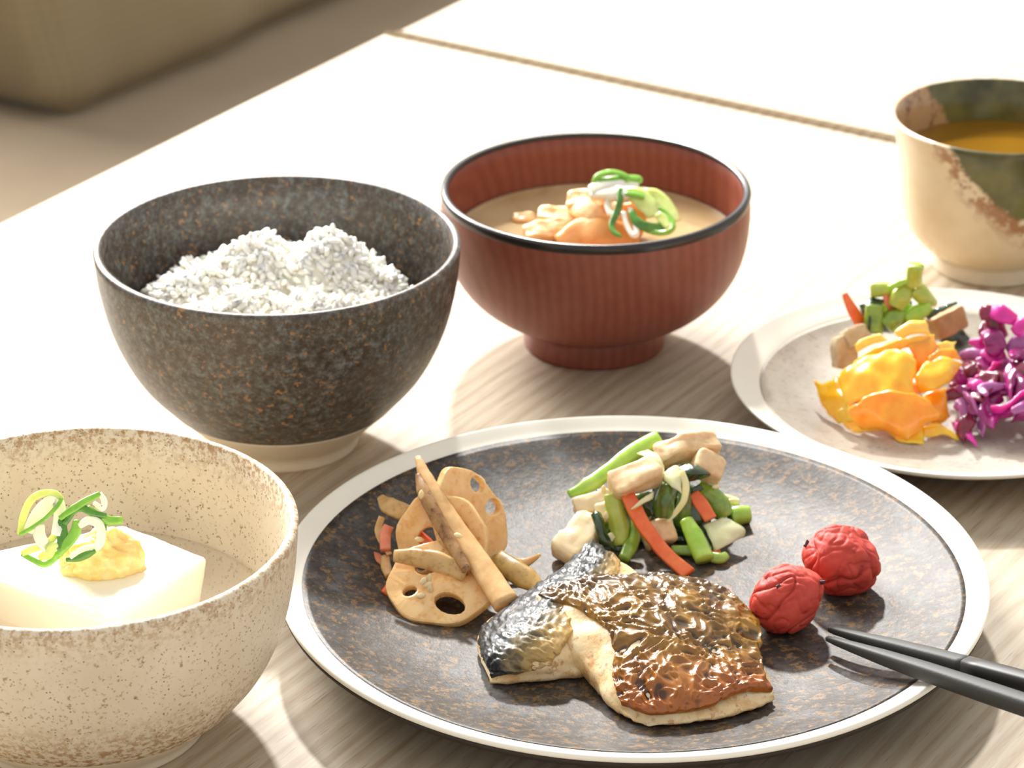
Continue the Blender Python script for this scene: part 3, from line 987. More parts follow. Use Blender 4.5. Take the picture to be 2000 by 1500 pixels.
def plum(px, py, r, sq, label, seed, tilt):
    c = atz(px, py, 0.0078 + r * sq)
    w = well_z(c.x, c.y)
    bm = bmesh.new(); bmesh.ops.create_icosphere(bm, subdivisions=6, radius=1)
    cr = []
    rot = Matrix.Rotation(tilt, 3, 'Y') @ Matrix.Rotation(seed, 3, 'Z')
    pole = Vector((0.35, -0.5, 0.75)).normalized()
    for v in bm.verts:
        p = v.co.copy(); q = rot @ p
        k = abs(noise.noise(q * 0.85 + Vector((seed * 3, 0, 0)) + Vector(noise.noise_vector(q * 1.1)) * .55))
        k2 = abs(noise.noise(q * 2.3 + Vector((seed, 7, 0)) + Vector(noise.noise_vector(q * 2.0)) * .5))
        fold = 1 - min(1, k / 0.20); fold2 = 1 - min(1, k2 / 0.24)
        rad = 1 + 0.20 * noise.noise(q * 1.1 + Vector((seed, 0, 0))) - 0.10 * fold ** 2 - 0.04 * fold2 ** 2 + 0.012 * noise.noise(q * 7) - 0.16 * max(0, q.dot(pole) - 0.72)
        pp = p * rad
        z = pp.z * sq
        if z < -0.80 * sq: z = -0.80 * sq + (z + 0.80 * sq) * .3
        v.co = Vector((pp.x * r, pp.y * r, z * r))
        cr.append(1 - max(fold, fold2 * .6))
    zm = min(v.co.z for v in bm.verts)
    for v in bm.verts: v.co += Vector((c.x, c.y, w - zm + 0.0002))
    bm.verts.index_update()
    me = bpy.data.meshes.new('plum'); bm.to_mesh(me); bm.free()
    me.polygons.foreach_set('use_smooth', [True] * len(me.polygons))
    a = me.attributes.new('crease', 'FLOAT', 'POINT'); a.data.foreach_set('value', cr)
    o = piece('pickled_plum', label, 'pickled plum', me, M_PLUM, 'two red pickled plums')
    return o, c
pl1, c1 = plum(1536, 1158, 0.0131, 0.96, 'front red pickled plum, nearer the chopstick tips', 1.7, 0.3)
pl2, c2 = plum(1642, 1090, 0.0134, 0.94, 'rear red pickled plum behind the other one', 4.4, -0.4)
def flake(p, a, b, seed):
    rnd = random.Random(seed)
    pts = []
    G = []
    d1 = Vector((rnd.uniform(-1, 1), rnd.uniform(-.6, .6), rnd.uniform(-.5, .5))).normalized()
    d2 = d1.cross(Vector((0.2, -0.7, .6))).normalized()
    for i in (-1, 0, 1):
        G.append([p + d1 * (a * i) + d2 * (b * j) + Vector((0, -.4, .6)) * (0.0004 * rnd.uniform(-1, 1)) for j in (-1, 0, 1)])
    return sheet(G, 0.0005, 3, 0.0002, 500, seed)
for (px, py, Yo, a, b, sd) in ((1583, 1107, -.002, .0018, .0008, 1), (1588, 1122, -.003, .0012, .0009, 2), (1607, 1137, -.004, .0010, .0006, 3), (1520, 1145, -.012, .0010, .0005, 4),
                              (1575, 1062, -.004, .0014, .0006, 5), (1700, 1080, -.002, .0006, .0011, 7)):
    par, c = (pl1, c1) if sd in (3, 4) else (pl2, c2)
    p = at(px, py, c.y + Yo)
    child('leaf_flake', flake(p, a, b, sd), M_SHISO, par)

# ------------------------------------------------------------------ chopsticks
M_CHOP = simple('matte_black_lacquer', lin(62, 62, 60), 0.55, 0.06, 300, 0.3, bumps=0.1, bscale=900)
M_CHOP2 = simple('black_grip', lin(40, 38, 37), 0.45, 0.06, 300, 0.4)
def chopstick(tip_px, rim_px, tip_z, rim_z, label, split):
    a = atz(*tip_px, tip_z); r_ = atz(*rim_px, rim_z)
    d = (r_ - a).normalized()
    L = 0.226
    ts = [0, .002, .012, .03, .05, .08, split, ]
    rad = [.0010, .00115, .0017, .0025, .0030, .0033, .0034]
    nrm = Vector((0, 0, 1))
    def P(t): return a + d * t
    o = thing('chopstick', label, 'chopstick', P(L), 'pair of black chopsticks')
    def tube(t0, t1):
        n = 24
        tt = np.linspace(t0, t1, n)
        rr = np.interp(tt, [0, .0015, .012, .03, .05, .08, .226], [.0009, .00115, .0017, .0025, .0030, .0033, .0037])
        return sweep([P(t) for t in tt], list(rr), list(rr), (0, 0, 1), 16, 1, 3.4)
    child('tip_end', tube(0, split), M_CHOP, o)
    child('grip', tube(split, L), M_CHOP2, o)
    return o
chopstick((1616, 1247), (1812, 1313), .0150, .0256, 'nearer black chopstick, its tip pointing at the pickled plums', 0.105)
chopstick((1620, 1229), (1816, 1282), .0150, .0256, 'farther black chopstick with its darker grip starting at the picture\'s edge', 0.0655)
# ------------------------------------------------------------------ lotus root and burdock on the dinner plate
M_LOTUS = veg('braised_lotus', lin(240, 190, 122), lin(250, 214, 156), 0.3, 0.5, dark=lin(230, 170, 98))
M_BURD = veg('braised_burdock', lin(198, 158, 98), lin(222, 184, 122), 0.35, 0.45, dark=lin(176, 132, 76))
M_BURDO = veg('olive_burdock', lin(176, 146, 78), lin(200, 168, 98), 0.35, 0.45, dark=lin(150, 118, 62))
M_BURDP = veg('pale_burdock', lin(214, 166, 104), lin(236, 196, 138), 0.35, 0.45)
M_BARK = veg('burdock_bark', lin(136, 92, 44), lin(186, 146, 96), 0.5, 0.4, dark=lin(88, 54, 24), sss=0.1, coat=0.15)
M_CARROT = veg('carrot', lin(232, 96, 36), lin(246, 130, 66), 0.3, 0.5)
M_SALMON = veg('pale_carrot', lin(232, 128, 92), lin(242, 158, 124), 0.3, 0.5)
M_SESAME = simple('sesame', lin(238, 218, 172), 0.35, 0.06, 300, 0.5, sss=0.3)
K = Zm(700, 860, 3.948, 0.0078)
def lotus(c, n, right, rad, t, holes, sq=1.0, seed=0, cut=None):
    """slice of lotus root: rounded wavy disc with real holes"""
    n = Vector(n).normalized(); r_ = Vector(right); r_ = (r_ - n * r_.dot(n)).normalized(); u_ = n.cross(r_)
    bm = bmesh.new()
    def loop(cx, cy, rx, ry, m, rot=0, wav=0.0):
        vs = []
        for k in range(m):
            a = 2 * math.pi * k / m
            w = 1 + wav * math.sin(a * 7 + seed) * .5 + wav * noise.noise(Vector((math.cos(a) * 1.4 + seed, math.sin(a) * 1.4, 0)))
            x, y = rx * math.cos(a) * w, ry * math.sin(a) * w
            x, y = x * math.cos(rot) - y * math.sin(rot), x * math.sin(rot) + y * math.cos(rot)
            vs.append(bm.verts.new((cx + x, cy + y, 0)))
        return [bm.edges.new((vs[k], vs[(k + 1) % m])) for k in range(m)]
    ed = loop(0, 0, rad, rad * sq, 48, 0, 0.05)
    for (hx, hy, hr, hq, ho) in holes:
        ed += loop(hx * rad, hy * rad, hr * rad, hr * rad * hq, 14, ho)
    bmesh.ops.triangle_fill(bm, use_beauty=True, use_dissolve=False, edges=ed)
    # drop faces that fell inside a hole
    for f in list(bm.faces):
        m = f.calc_center_median()
        for (hx, hy, hr, hq, ho) in holes:
            dx, dy = m.x - hx * rad, m.y - hy * rad
            dx, dy = dx * math.cos(-ho) - dy * math.sin(-ho), dx * math.sin(-ho) + dy * math.cos(-ho)
            if (dx / (hr * rad)) ** 2 + (dy / (hr * rad * hq)) ** 2 < 0.92:
                bm.faces.remove(f); break
    g = bmesh.ops.extrude_face_region(bm, geom=bm.faces[:])
    for v in g['geom']:
        if isinstance(v, bmesh.types.BMVert): v.co.z += t
    bmesh.ops.recalc_face_normals(bm, faces=bm.faces)
    sharp = [e for e in bm.edges if len(e.link_faces) == 2 and e.calc_face_angle(0) > 0.9]
    bmesh.ops.bevel(bm, geom=sharp, offset=t * 0.22, segments=2, affect='EDGES', profile=0.6)
    for v in bm.verts:
        p = v.co.copy()
        bend = 0.0016 * noise.noise(Vector((p.x * 90 + seed, p.y * 90, 0)))
        v.co = Vector(c) + r_ * p.x + u_ * p.y + n * (p.z - t / 2 + bend)
    bmesh.ops.recalc_face_normals(bm, faces=bm.faces)
    me = bpy.data.meshes.new('lotus'); bm.to_mesh(me); bm.free()
    return me
def ring_holes(nh, rr, hr, hq, off, centre=True):
    out = [(0.05, 0.02, 0.10, 0.9, 0)] if centre else []
    for k in range(nh):
        a = off + 2 * math.pi * k / nh
        out.append((rr * math.cos(a), rr * math.sin(a), hr, hq, a))
    return out
G_K = 'lotus root and burdock salad on the dinner plate'
piece('lotus_root_slice', 'upright lotus root slice leaning at the left of the burdock heap', 'lotus root',
      lotus(K(640, 790, 15), (-0.25, -0.86, 0.42), (1, -0.1, 0.1), 0.0172, 0.0036, [(-0.22, 0.12, 0.25, 0.85, 0.2), (0.42, 0.28, 0.18, 0.8, 0), (0.25, -0.42, 0.2, 0.7, 1), (-0.45, -0.45, 0.15, 0.8, 0)], 1.04, 1), M_LOTUS, G_K)
piece('lotus_root_slice', 'lotus root ring lying at the bottom of the burdock heap', 'lotus root',
      lotus(K(630, 1110, 9.2), (-0.12, -0.52, 0.83), (1, -0.25, 0.02), 0.0196, 0.0040, [(-0.30, 0.30, 0.22, 0.8, 0.6), (0.28, -0.42, 0.30, 0.62, -0.3), (0.36, 0.34, 0.2, 0.8, 0), (-0.5, -0.25, 0.13, 0.8, 0.4)], 0.86, 3), M_LOTUS, G_K)
piece('lotus_root_slice', 'lotus root slice standing on edge behind the tall burdock stick', 'lotus root',
      lotus(K(868, 560, 20), (0.62, -0.70, 0.34), (0.35, 0.2, -0.9), 0.0195, 0.0036, [(-0.38, -0.25, 0.2, 0.6, 0.2), (0.15, -0.35, 0.15, 0.8, 0), (0.2, 0.4, 0.2, 0.7, 1), (-0.35, 0.4, 0.18, 0.8, 0.5)], 0.62, 6), M_LOTUS, G_K)
# main burdock stick with bark on its left side
m1 = thing('burdock_stick', 'tall burdock stick with brown skin leaning across the lotus root', 'burdock', tuple(K(1140, 1270, 2)), G_K)
pts = [K(455, 130, 38), (K(540, 330, 33)), K(660, 540, 27), K(800, 760, 21), K(960, 990, 15.5), K(1145, 1265, 9.5)]
child('core', sweep(pts, [.0012, .0028, .0036, .0040, .0043, .0047], [.0008, .0018, .0022, .0024, .0026, .0028], (0.25, -0.8, .5), 12, 8, 3.0, 0.00025, 1, blunt=True), M_BURDP, m1)
off = Vector((-0.0019, -0.0014, 0.0006))
pts2 = [p + off for p in [K(500, 260, 34.8), K(545, 390, 31.6), K(640, 580, 26.5), K(760, 800, 20.5), K(880, 1000, 16)]]
child('bark', sweep(pts2, [.0010, .0026, .0026, .0024, .0018], [.0009, .0016, .0016, .0016, .0010], (-0.2, -0.8, .5), 10, 8, 2.2, 0.0003, 4), M_BARK, m1)
def kin(name, label, cat, P, w, h, up, m, power=2.6, jit=0.0002, seed=0, blunt=True):
    return piece(name, label, cat, sweep(P, w, h, up, 10, 7, power, jit, seed, blunt=blunt), m, G_K)
kin('burdock_stick', 'burdock strip lying level across the two lotus root slices', 'burdock', [K(275, 890, 17), K(440, 905, 17.5), K(620, 940, 17), K(830, 1030, 14)], [.0022, .0034, .0038, .0030], [.0010, .0014, .0015, .0012], (0, -.8, .6), M_BURD, seed=2)
kin('burdock_stick', 'burdock wedge reaching right towards the mackerel', 'burdock', [K(1060, 900, 8), K(1180, 990, 7), K(1300, 1070, 5.5), K(1390, 1140, 4)], [.0036, .0044, .0044, .0024], [.0014, .0016, .0016, .0012], (0, -.6, .8), M_BURDO, seed=3)
kin('burdock_stick', 'thin pale burdock curl with its tip raised at the right', 'burdock', [K(1110, 935, 6), K(1210, 950, 5), K(1310, 935, 5.5), K(1400, 880, 9)], [.0024, .0022, .0016, .0006], [.0010, .0010, .0008, .0004], (0, -.6, .8), M_BURDP, seed=4)
kin('burdock_stick', 'short burdock chip sticking out at the upper left of the heap', 'burdock', [K(170, 440, 18), K(230, 500, 18), K(330, 545, 17.5), K(430, 570, 17)], [.0014, .0034, .0034, .0026], [.0007, .0012, .0014, .0012], (0.1, -.85, .5), M_BURD, seed=5)
kin('burdock_stick', 'olive burdock sliver between the lotus slice and the tall stick', 'burdock', [K(590, 640, 22), K(660, 760, 20), K(740, 860, 17), K(820, 960, 14)], [.0012, .0030, .0030, .0012], [.0008, .0016, .0016, .0010], (-0.4, -.8, .4), M_BURD, seed=6)
kin('burdock_stick', 'burdock piece lying low inside the bottom lotus ring', 'burdock', [K(520, 1130, 5), K(720, 1110, 6), K(920, 1130, 6), K(1060, 1230, 4)], [.0030, .0034, .0034, .0024], [.0016, .0018, .0018, .0016], (0, -.5, .8), M_BURD, seed=7)
kin('onion_shred', 'thin translucent shred at the far left of the burdock heap', 'onion', [K(180, 590, 15), K(155, 690, 11.5), K(190, 790, 9), K(240, 880, 8)], [.0012, .0016, .0015, .0010], [.0003, .0004, .0004, .0004], (0.3, -.9, .2), M_BURDP, seed=8)
kin('onion_shred', 'reddish shred tip low at the left of the burdock heap', 'onion', [K(90, 860, 4), K(140, 900, 4), K(200, 950, 4.5)], [.0006, .0018, .0014], [.0004, .0006, .0006], (0, -.6, .8), M_SALMON, seed=9)
kin('lotus_crumb', 'pale crumb under the left side of the lotus slice', 'lotus root', [K(205, 900, 6), K(215, 980, 4.5), K(235, 1050, 3.5)], [.0016, .0020, .0014], [.0012, .0014, .0012], (0, -.8, .4), M_BURDP, seed=10)
kin('carrot_strip', 'carrot strip half hidden behind the upright lotus slice', 'carrot', [K(235, 660, 15), K(205, 740, 12), K(210, 850, 9)], [.0020, .0022, .0020], [.0014, .0014, .0014], (0, -.8, .4), M_SALMON, seed=11)
kin('carrot_strip', 'carrot end poking out at the bottom left of the heap', 'carrot', [K(205, 1195, 2.0), K(260, 1140, 3.6), K(330, 1080, 5)], [.0020, .0026, .0024], [.0018, .0022, .0020], (0, -.6, .8), M_CARROT, seed=12)
kin('carrot_strip', 'carrot bit seen through the hole of the upright lotus slice', 'carrot', [K(430, 700, 16), K(520, 790, 14), K(600, 870, 12)], [.0020, .0024, .0022], [.0018, .0020, .0018], (0, -.8, .4), M_CARROT, seed=13)
def seed_mesh(p, d, L=0.0017, w=0.0011):
    d = Vector(d).normalized()
    return sweep([p - d * L, p - d * L * .4, p + d * L * .4, p + d * L], [.0003, w, w * .9, .0003], [.0002, w * .6, w * .6, .0002], (0, -.5, .85), 8, 3)
for i, (x, y, h, d, lab) in enumerate([(350, 1212, 1.5, (.2, .1, -.9), 'sesame seed on the plate beside the bottom lotus ring'), (482, 1196, 8, (1, .2, .1), 'sesame seed on the lower edge of the bottom lotus ring'),
        (500, 1085, 12, (.4, .3, .6), 'sesame seed at the upper left of the cluster in the lotus ring'), (545, 1062, 12.5, (.2, .2, .9), 'topmost sesame seed of the cluster in the lotus ring'),
        (535, 1110, 11, (.9, .2, .3), 'middle sesame seed of the cluster in the lotus ring'), (552, 1150, 9.5, (0, .1, 1), 'lowest sesame seed of the cluster in the lotus ring'),
        (770, 735, 24.5, (1, .3, -.5), 'sesame seed stuck on the tall burdock stick'), (484, 418, 33, (.1, .2, 1), 'sesame seed on the left edge of the tall burdock stick, near its tip'), (470, 765, 18.5, (1, .1, -.2), 'pale sesame seed in the hole of the upright lotus slice')]):
    piece('sesame_seed', lab, 'sesame seed', seed_mesh(K(x, y, h), d), M_SESAME, 'sesame seeds on the lotus root')

# ------------------------------------------------------------------ greens with fried tofu on the dinner plate
M_TOFUF = veg('fried_tofu_side', lin(222, 184, 134), lin(244, 220, 178), 0.45, 0.4, sss=0.4, coat=0.1, bumps=0.4)
M_TOFUP = veg('pale_chicken', lin(238, 214, 166), lin(250, 234, 200), 0.4, 0.4, sss=0.4, coat=0.2, bumps=0.3)
M_STEM = veg('green_stem', lin(110, 150, 40), lin(160, 190, 76), 0.25, 0.5, coat=0.5)
M_STEMB = veg('bright_green_stem', lin(150, 200, 50), lin(186, 216, 96), 0.25, 0.5, coat=0.5)
M_STEMY = veg('yellow_green_stem', lin(168, 186, 66), lin(196, 206, 96), 0.25, 0.5, coat=0.5)
M_LEAF = veg('cooked_dark_leaf', lin(22, 48, 22), lin(46, 78, 34), 0.22, 0.6, sss=0.05, coat=0.6)
M_LEAF2 = veg('olive_leaf', lin(64, 92, 30), lin(110, 136, 52), 0.25, 0.5, sss=0.1, coat=0.5)
M_ONION = veg('translucent_onion', lin(222, 220, 164), lin(238, 234, 192), 0.2, 0.5, sss=0.6, coat=0.5)
M_CHILI = simple('red_chili', lin(190, 20, 24), 0.3, 0.1, 200)
Gp = Zm(1050, 820, 4.444, 0.0078)
G_G = 'greens with fried tofu on the dinner plate'
def gpc(name, label, cat, me, m): return piece(name, label, cat, me, m, G_G)
def rod(P, w, h, up=(0, -.5, .85), power=2.2, jit=0.00025, seed=0, blunt=True, sides=12): return sweep(P, w, h, up, sides, 7, power, jit, seed, blunt=blunt)
gpc('fried_tofu_piece', 'large fried tofu block on top of the greens, in front', 'fried tofu', chunk(Gp(640, 590, 23), Gp(1040, 430, 27), .0052, .0046, (-.2, -.55, .8), 4.0, .0007, 170, 1), M_TOFUF)
gpc('fried_tofu_piece', 'long craggy fried tofu piece at the top of the greens', 'fried tofu', chunk(Gp(1030, 300, 26), Gp(1550, 215, 26), .0044, .0046, (-.1, -.45, .85), 3.6, .0011, 210, 2), M_TOFUF)
gpc('fried_tofu_piece', 'rounded fried tofu piece overhanging the right side of the greens', 'fried tofu', chunk(Gp(1350, 340, 25), Gp(1600, 470, 19), .0050, .0040, (.2, -.5, .8), 2.9, .0006, 150, 3), M_TOFUF)
gpc('chicken_piece', 'pale piece lying at the lower left, behind the rear mackerel', 'chicken', chunk(Gp(215, 1190, 3), Gp(500, 850, 9), .0058, .0038, (-.2, -.5, .85), 2.7, .0009, 170, 4), M_TOFUP)
gpc('chicken_piece', 'pale piece left of the upright green stem', 'chicken', chunk(Gp(330, 800, 9), Gp(640, 690, 13), .0044, .0040, (0, -.6, .8), 3.2, .0008, 190, 5), M_TOFUP)
gpc('chicken_piece', 'small pale lump between the dark leaf and the upright stem', 'chicken', chunk(Gp(560, 720, 13), Gp(620, 900, 8), .0036, .0036, (0, -.8, .5), 3.0, .0006, 200, 6), M_TOFUP)
gpc('fried_tofu_piece', 'fried tofu piece in the shade under the greens, behind the carrot', 'fried tofu', chunk(Gp(930, 1020, 5), Gp(1180, 960, 6), .0046, .0046, (0, -.7, .6), 4.0, .0006, 190, 7), M_TOFUF)
gpc('green_stem', 'long bright green stem rising from the far left to the top', 'greens', rod([Gp(270, 650, 14), Gp(450, 560, 17), Gp(650, 420, 21), Gp(850, 270, 25), Gp(1060, 170, 28)], [.0016, .0032, .0030, .0034, .0040], [.0010, .0020, .0020, .0024, .0028], seed=1), M_STEMB)
gpc('green_stem', 'upright yellow green stem in the front of the greens', 'greens', rod([Gp(640, 640, 20), Gp(670, 780, 15), Gp(710, 930, 9), Gp(725, 1090, 3)], [.0030, .0036, .0038, .0030], [.0020, .0024, .0026, .0022], (0, -.9, .4), seed=2), M_STEMY)
gpc('green_stem', 'short dark green stem foot right of the upright stem', 'greens', rod([Gp(745, 1210, 2.2), Gp(800, 1110, 4), Gp(850, 1000, 7), Gp(850, 860, 11)], [.0022, .0028, .0022, .0018], [.0018, .0020, .0016, .0014], (0, -.7, .6), seed=3), M_STEM)
gpc('green_stem', 'olive green stem slanting down on the right of the greens', 'greens', rod([Gp(1380, 590, 14), Gp(1480, 650, 12), Gp(1570, 740, 9), Gp(1630, 840, 5)], [.0034, .0042, .0044, .0034], [.0024, .0030, .0030, .0026], (0, -.6, .8), seed=4), M_STEM)
gpc('green_stem', 'cut green stem stub at the far right of the greens', 'greens', rod([Gp(1670, 850, 3.6), Gp(1750, 828, 4), Gp(1840, 820, 4)], [.0034, .0036, .0032], [.0030, .0032, .0028], (0, -.6, .8), 2.6, seed=5), M_STEMB)
gpc('green_stem', 'bright stem with a pale cut end in front, right of the carrot strip', 'greens', rod([Gp(1290, 870, 10), Gp(1350, 990, 7), Gp(1400, 1100, 4.5), Gp(1450, 1215, 2.4)], [.0026, .0034, .0038, .0036], [.0020, .0024, .0026, .0024], (0, -.7, .7), seed=6), M_STEMB)
gpc('green_stem', 'thin low stem lying behind the front right stem', 'greens', rod([Gp(1160, 1130, 2), Gp(1350, 1140, 2), Gp(1560, 1200, 2), Gp(1640, 1180, 2)], [.0020, .0022, .0024, .0018], [.0014] * 4, seed=7), M_STEM)
gpc('green_stem', 'white green stem end beside the cut stub on the right', 'greens', rod([Gp(1600, 680, 7), Gp(1680, 700, 6), Gp(1745, 715, 5)], [.0020, .0020, .0014], [.0014] * 3, seed=8), M_ONION)
def leaf(name, label, G, m, t=.0007, j=.0006, n=6, seed=0):
    return gpc(name, label, 'greens', sheet(G, t, n, j, 260, seed), m)
leaf('leaf', 'dark leaf folded under the rounded fried tofu piece', [[Gp(1215, 400, 25), Gp(1330, 380, 26), Gp(1420, 420, 24.5)], [Gp(1240, 470, 24), Gp(1370, 460, 25), Gp(1500, 470, 22)], [Gp(1270, 545, 20), Gp(1340, 530, 21), Gp(1420, 520, 20)]], M_LEAF, seed=1)
leaf('leaf', 'wet dark leaf hanging down left of the upright stem', [[Gp(460, 820, 14), Gp(510, 800, 15), Gp(560, 830, 13)], [Gp(500, 930, 11), Gp(545, 920, 12), Gp(590, 940, 10)], [Gp(520, 1030, 8), Gp(570, 1020, 9), Gp(630, 1040, 7)], [Gp(560, 1110, 4), Gp(620, 1110, 5), Gp(680, 1140, 3)]], M_LEAF, .0012, .0008, seed=2)
leaf('leaf', 'dark leaf edge below the rounded fried tofu piece', [[Gp(1330, 600, 17), Gp(1400, 560, 18)], [Gp(1350, 650, 15), Gp(1450, 600, 16)]], M_LEAF, seed=3)
leaf('leaf', 'rolled olive leaf in the middle of the greens', [[Gp(1010, 840, 12), Gp(1030, 650, 19), Gp(1090, 540, 22)], [Gp(1090, 860, 13.5), Gp(1110, 690, 20), Gp(1150, 560, 23)], [Gp(1160, 850, 12), Gp(1190, 700, 18), Gp(1220, 590, 20)]], M_LEAF2, .0014, .0006, seed=4)
leaf('leaf', 'dark leaf standing behind the rolled olive leaf', [[Gp(1200, 420, 23), Gp(1250, 430, 23), Gp(1300, 520, 20)], [Gp(1230, 620, 17), Gp(1280, 640, 18), Gp(1330, 680, 15)], [Gp(1190, 800, 10), Gp(1250, 820, 11), Gp(1330, 860, 9)], [Gp(1120, 900, 6), Gp(1200, 930, 6), Gp(1290, 960, 4.5)]], M_LEAF2, .0012, .0007, seed=5)
leaf('leaf', 'dark leaf in the shade right of the middle of the greens', [[Gp(1300, 740, 13), Gp(1380, 720, 13), Gp(1440, 780, 11)], [Gp(1250, 880, 8), Gp(1340, 870, 9), Gp(1420, 900, 7)], [Gp(1190, 1000, 3), Gp(1260, 1000, 3), Gp(1340, 960, 4)]], M_LEAF, .0012, .0008, seed=6)
leaf('leaf', 'dark leaf between the fried tofu block and the long carrot strip', [[Gp(920, 700, 17), Gp(990, 660, 18)], [Gp(910, 800, 13), Gp(1000, 800, 14)], [Gp(960, 880, 9), Gp(1040, 880, 10)]], M_LEAF, .0010, .0006, seed=7)
leaf('leaf', 'dark leaf scrap next to the cut stub', [[Gp(1620, 780, 6), Gp(1660, 770, 6)], [Gp(1640, 850, 4), Gp(1680, 860, 4)]], M_LEAF, .001, .0005, seed=8)
leaf('leaf', 'dark leaf lying low behind the upright stem', [[Gp(620, 960, 6), Gp(700, 960, 6.5), Gp(820, 900, 8)], [Gp(640, 1130, 2), Gp(720, 1140, 2.2), Gp(810, 1080, 3)]], M_LEAF, .001, .0006, seed=9)
leaf('leaf', 'dark leaf filling the gap under the rolled olive leaf', [[Gp(960, 820, 10), Gp(1060, 800, 11), Gp(1180, 820, 11)], [Gp(940, 940, 6), Gp(1060, 930, 7), Gp(1200, 930, 7)], [Gp(960, 1080, 2), Gp(1060, 1080, 2), Gp(1180, 1060, 2)]], M_LEAF, .0014, .0010, seed=10)
leaf('leaf', 'crumpled dark leaf behind the olive stem on the right', [[Gp(1420, 560, 12), Gp(1500, 580, 12), Gp(1600, 660, 10)], [Gp(1390, 700, 9), Gp(1480, 740, 9), Gp(1600, 780, 7)], [Gp(1400, 840, 5), Gp(1480, 860, 5), Gp(1580, 870, 4)]], M_LEAF2, .0014, .0010, seed=11)
leaf('leaf', 'olive leaf tucked between the two tofu pieces at the top', [[Gp(1040, 380, 22), Gp(1140, 380, 22), Gp(1230, 400, 21)], [Gp(1030, 470, 18), Gp(1140, 480, 18), Gp(1240, 480, 17)], [Gp(1040, 580, 14), Gp(1140, 590, 14), Gp(1240, 590, 13)]], M_LEAF2, .0014, .0010, seed=12)
leaf('leaf', 'dark leaf low behind the front right stem', [[Gp(1380, 900, 5), Gp(1460, 920, 5), Gp(1540, 980, 4.5)], [Gp(1400, 1020, 3), Gp(1480, 1060, 3), Gp(1560, 1090, 2.5)], [Gp(1420, 1120, 1.2), Gp(1500, 1150, 1.2), Gp(1600, 1190, 1)]], M_LEAF, .0012, .0010, seed=13)
gpc('green_stem', 'thin pale stem lying across the rolled olive leaf', 'greens', rod([Gp(1250, 440, 27), Gp(1285, 560, 23), Gp(1270, 700, 18), Gp(1200, 800, 14), Gp(1130, 890, 11)], [.0012, .0014, .0013, .0010, .0006], [.0005] * 5, (.2, -.8, .5), seed=12), M_ONION)
gpc('green_stem', 'green stem end showing between the pale pieces on the left', 'greens', rod([Gp(590, 980, 5), Gp(640, 900, 8), Gp(650, 800, 11)], [.0016, .0020, .0016], [.0014] * 3, (0, -.8, .5), seed=13), M_STEM)
gpc('onion_slice', 'pale onion piece low in front of the upright stem', 'onion', chunk(Gp(600, 1000, 7), Gp(650, 1050, 5), .0016, .0012, (0, -.8, .5), 2.4, .0004, 260, 14), M_ONION)
leaf('leaf', 'wilted dark leaf at the core of the greens, right half', [[Gp(1000, 560, 13), Gp(1150, 520, 14), Gp(1320, 560, 13), Gp(1440, 640, 10)], [Gp(980, 720, 8), Gp(1150, 700, 10), Gp(1320, 720, 9), Gp(1480, 780, 6)], [Gp(960, 900, 4), Gp(1150, 890, 5), Gp(1320, 900, 4), Gp(1500, 920, 3)], [Gp(960, 1050, .8), Gp(1120, 1060, .8), Gp(1300, 1060, .8), Gp(1460, 1060, .8)]], M_LEAF, .003, .0016, seed=20)
leaf('leaf', 'wilted dark leaf at the core of the greens, left half', [[Gp(520, 620, 11), Gp(680, 640, 12), Gp(840, 640, 13), Gp(1000, 620, 13)], [Gp(540, 760, 7), Gp(680, 780, 8), Gp(840, 780, 8), Gp(1000, 760, 8)], [Gp(560, 900, 3), Gp(700, 930, 4), Gp(840, 920, 4), Gp(1000, 900, 4)], [Gp(620, 1060, .8), Gp(740, 1100, .8), Gp(860, 1080, .8), Gp(980, 1040, .8)]], M_LEAF2, .003, .0016, seed=21)
gpc('carrot_strip', 'long orange carrot strip hanging out over the plate in front', 'carrot', rod([Gp(775, 640, 21), Gp(840, 770, 17), Gp(910, 900, 13), Gp(1010, 1040, 8), Gp(1130, 1180, 4), Gp(1310, 1335, 1.6)], [.0026, .0030, .0028, .0026, .0026, .0028], [.0011] * 6, (.3, -.8, .5), 5.0, .0001, 9), M_CARROT)
gpc('carrot_strip', 'carrot strip between the dark leaf and the olive stem', 'carrot', rod([Gp(1345, 650, 15), Gp(1420, 740, 12.5), Gp(1500, 870, 8)], [.0026, .0028, .0026], [.0012] * 3, (.3, -.8, .5), 5.0, .0001, 10), M_CARROT)
gpc('carrot_strip', 'small carrot end below the translucent onion on the right', 'carrot', rod([Gp(1545, 1130, 2.4), Gp(1575, 1190, 1.6)], [.0014, .0014], [.0010] * 2, (.3, -.8, .5), 4.0, .0001, 11), M_CARROT)
def on(label, G, seed, t=.0009): return gpc('onion_slice', label, 'onion', sheet(G, t, 6, .0004, 260, seed), M_ONION)
on('translucent onion fan at the right front of the greens', [[Gp(1440, 920, 8), Gp(1570, 860, 9), Gp(1620, 840, 8.5)], [Gp(1490, 1020, 6.5), Gp(1620, 940, 8.5), Gp(1790, 940, 7)], [Gp(1540, 1140, 3), Gp(1660, 1080, 5), Gp(1790, 1010, 4.5)]], 1)
on('pale onion strip draped over the big fried tofu block', [[Gp(860, 290, 30), Gp(960, 260, 31)], [Gp(950, 330, 31), Gp(1050, 310, 31)], [Gp(1030, 400, 29.5), Gp(1095, 400, 29)], [Gp(1060, 500, 26), Gp(1090, 470, 26)]], 2)
on('translucent onion flap hanging in the middle of the greens', [[Gp(1080, 470, 26), Gp(1180, 400, 27), Gp(1250, 420, 26)], [Gp(1100, 520, 25), Gp(1190, 500, 25.5), Gp(1250, 520, 24)], [Gp(1160, 580, 23.5), Gp(1200, 600, 23), Gp(1250, 640, 21)]], 3)
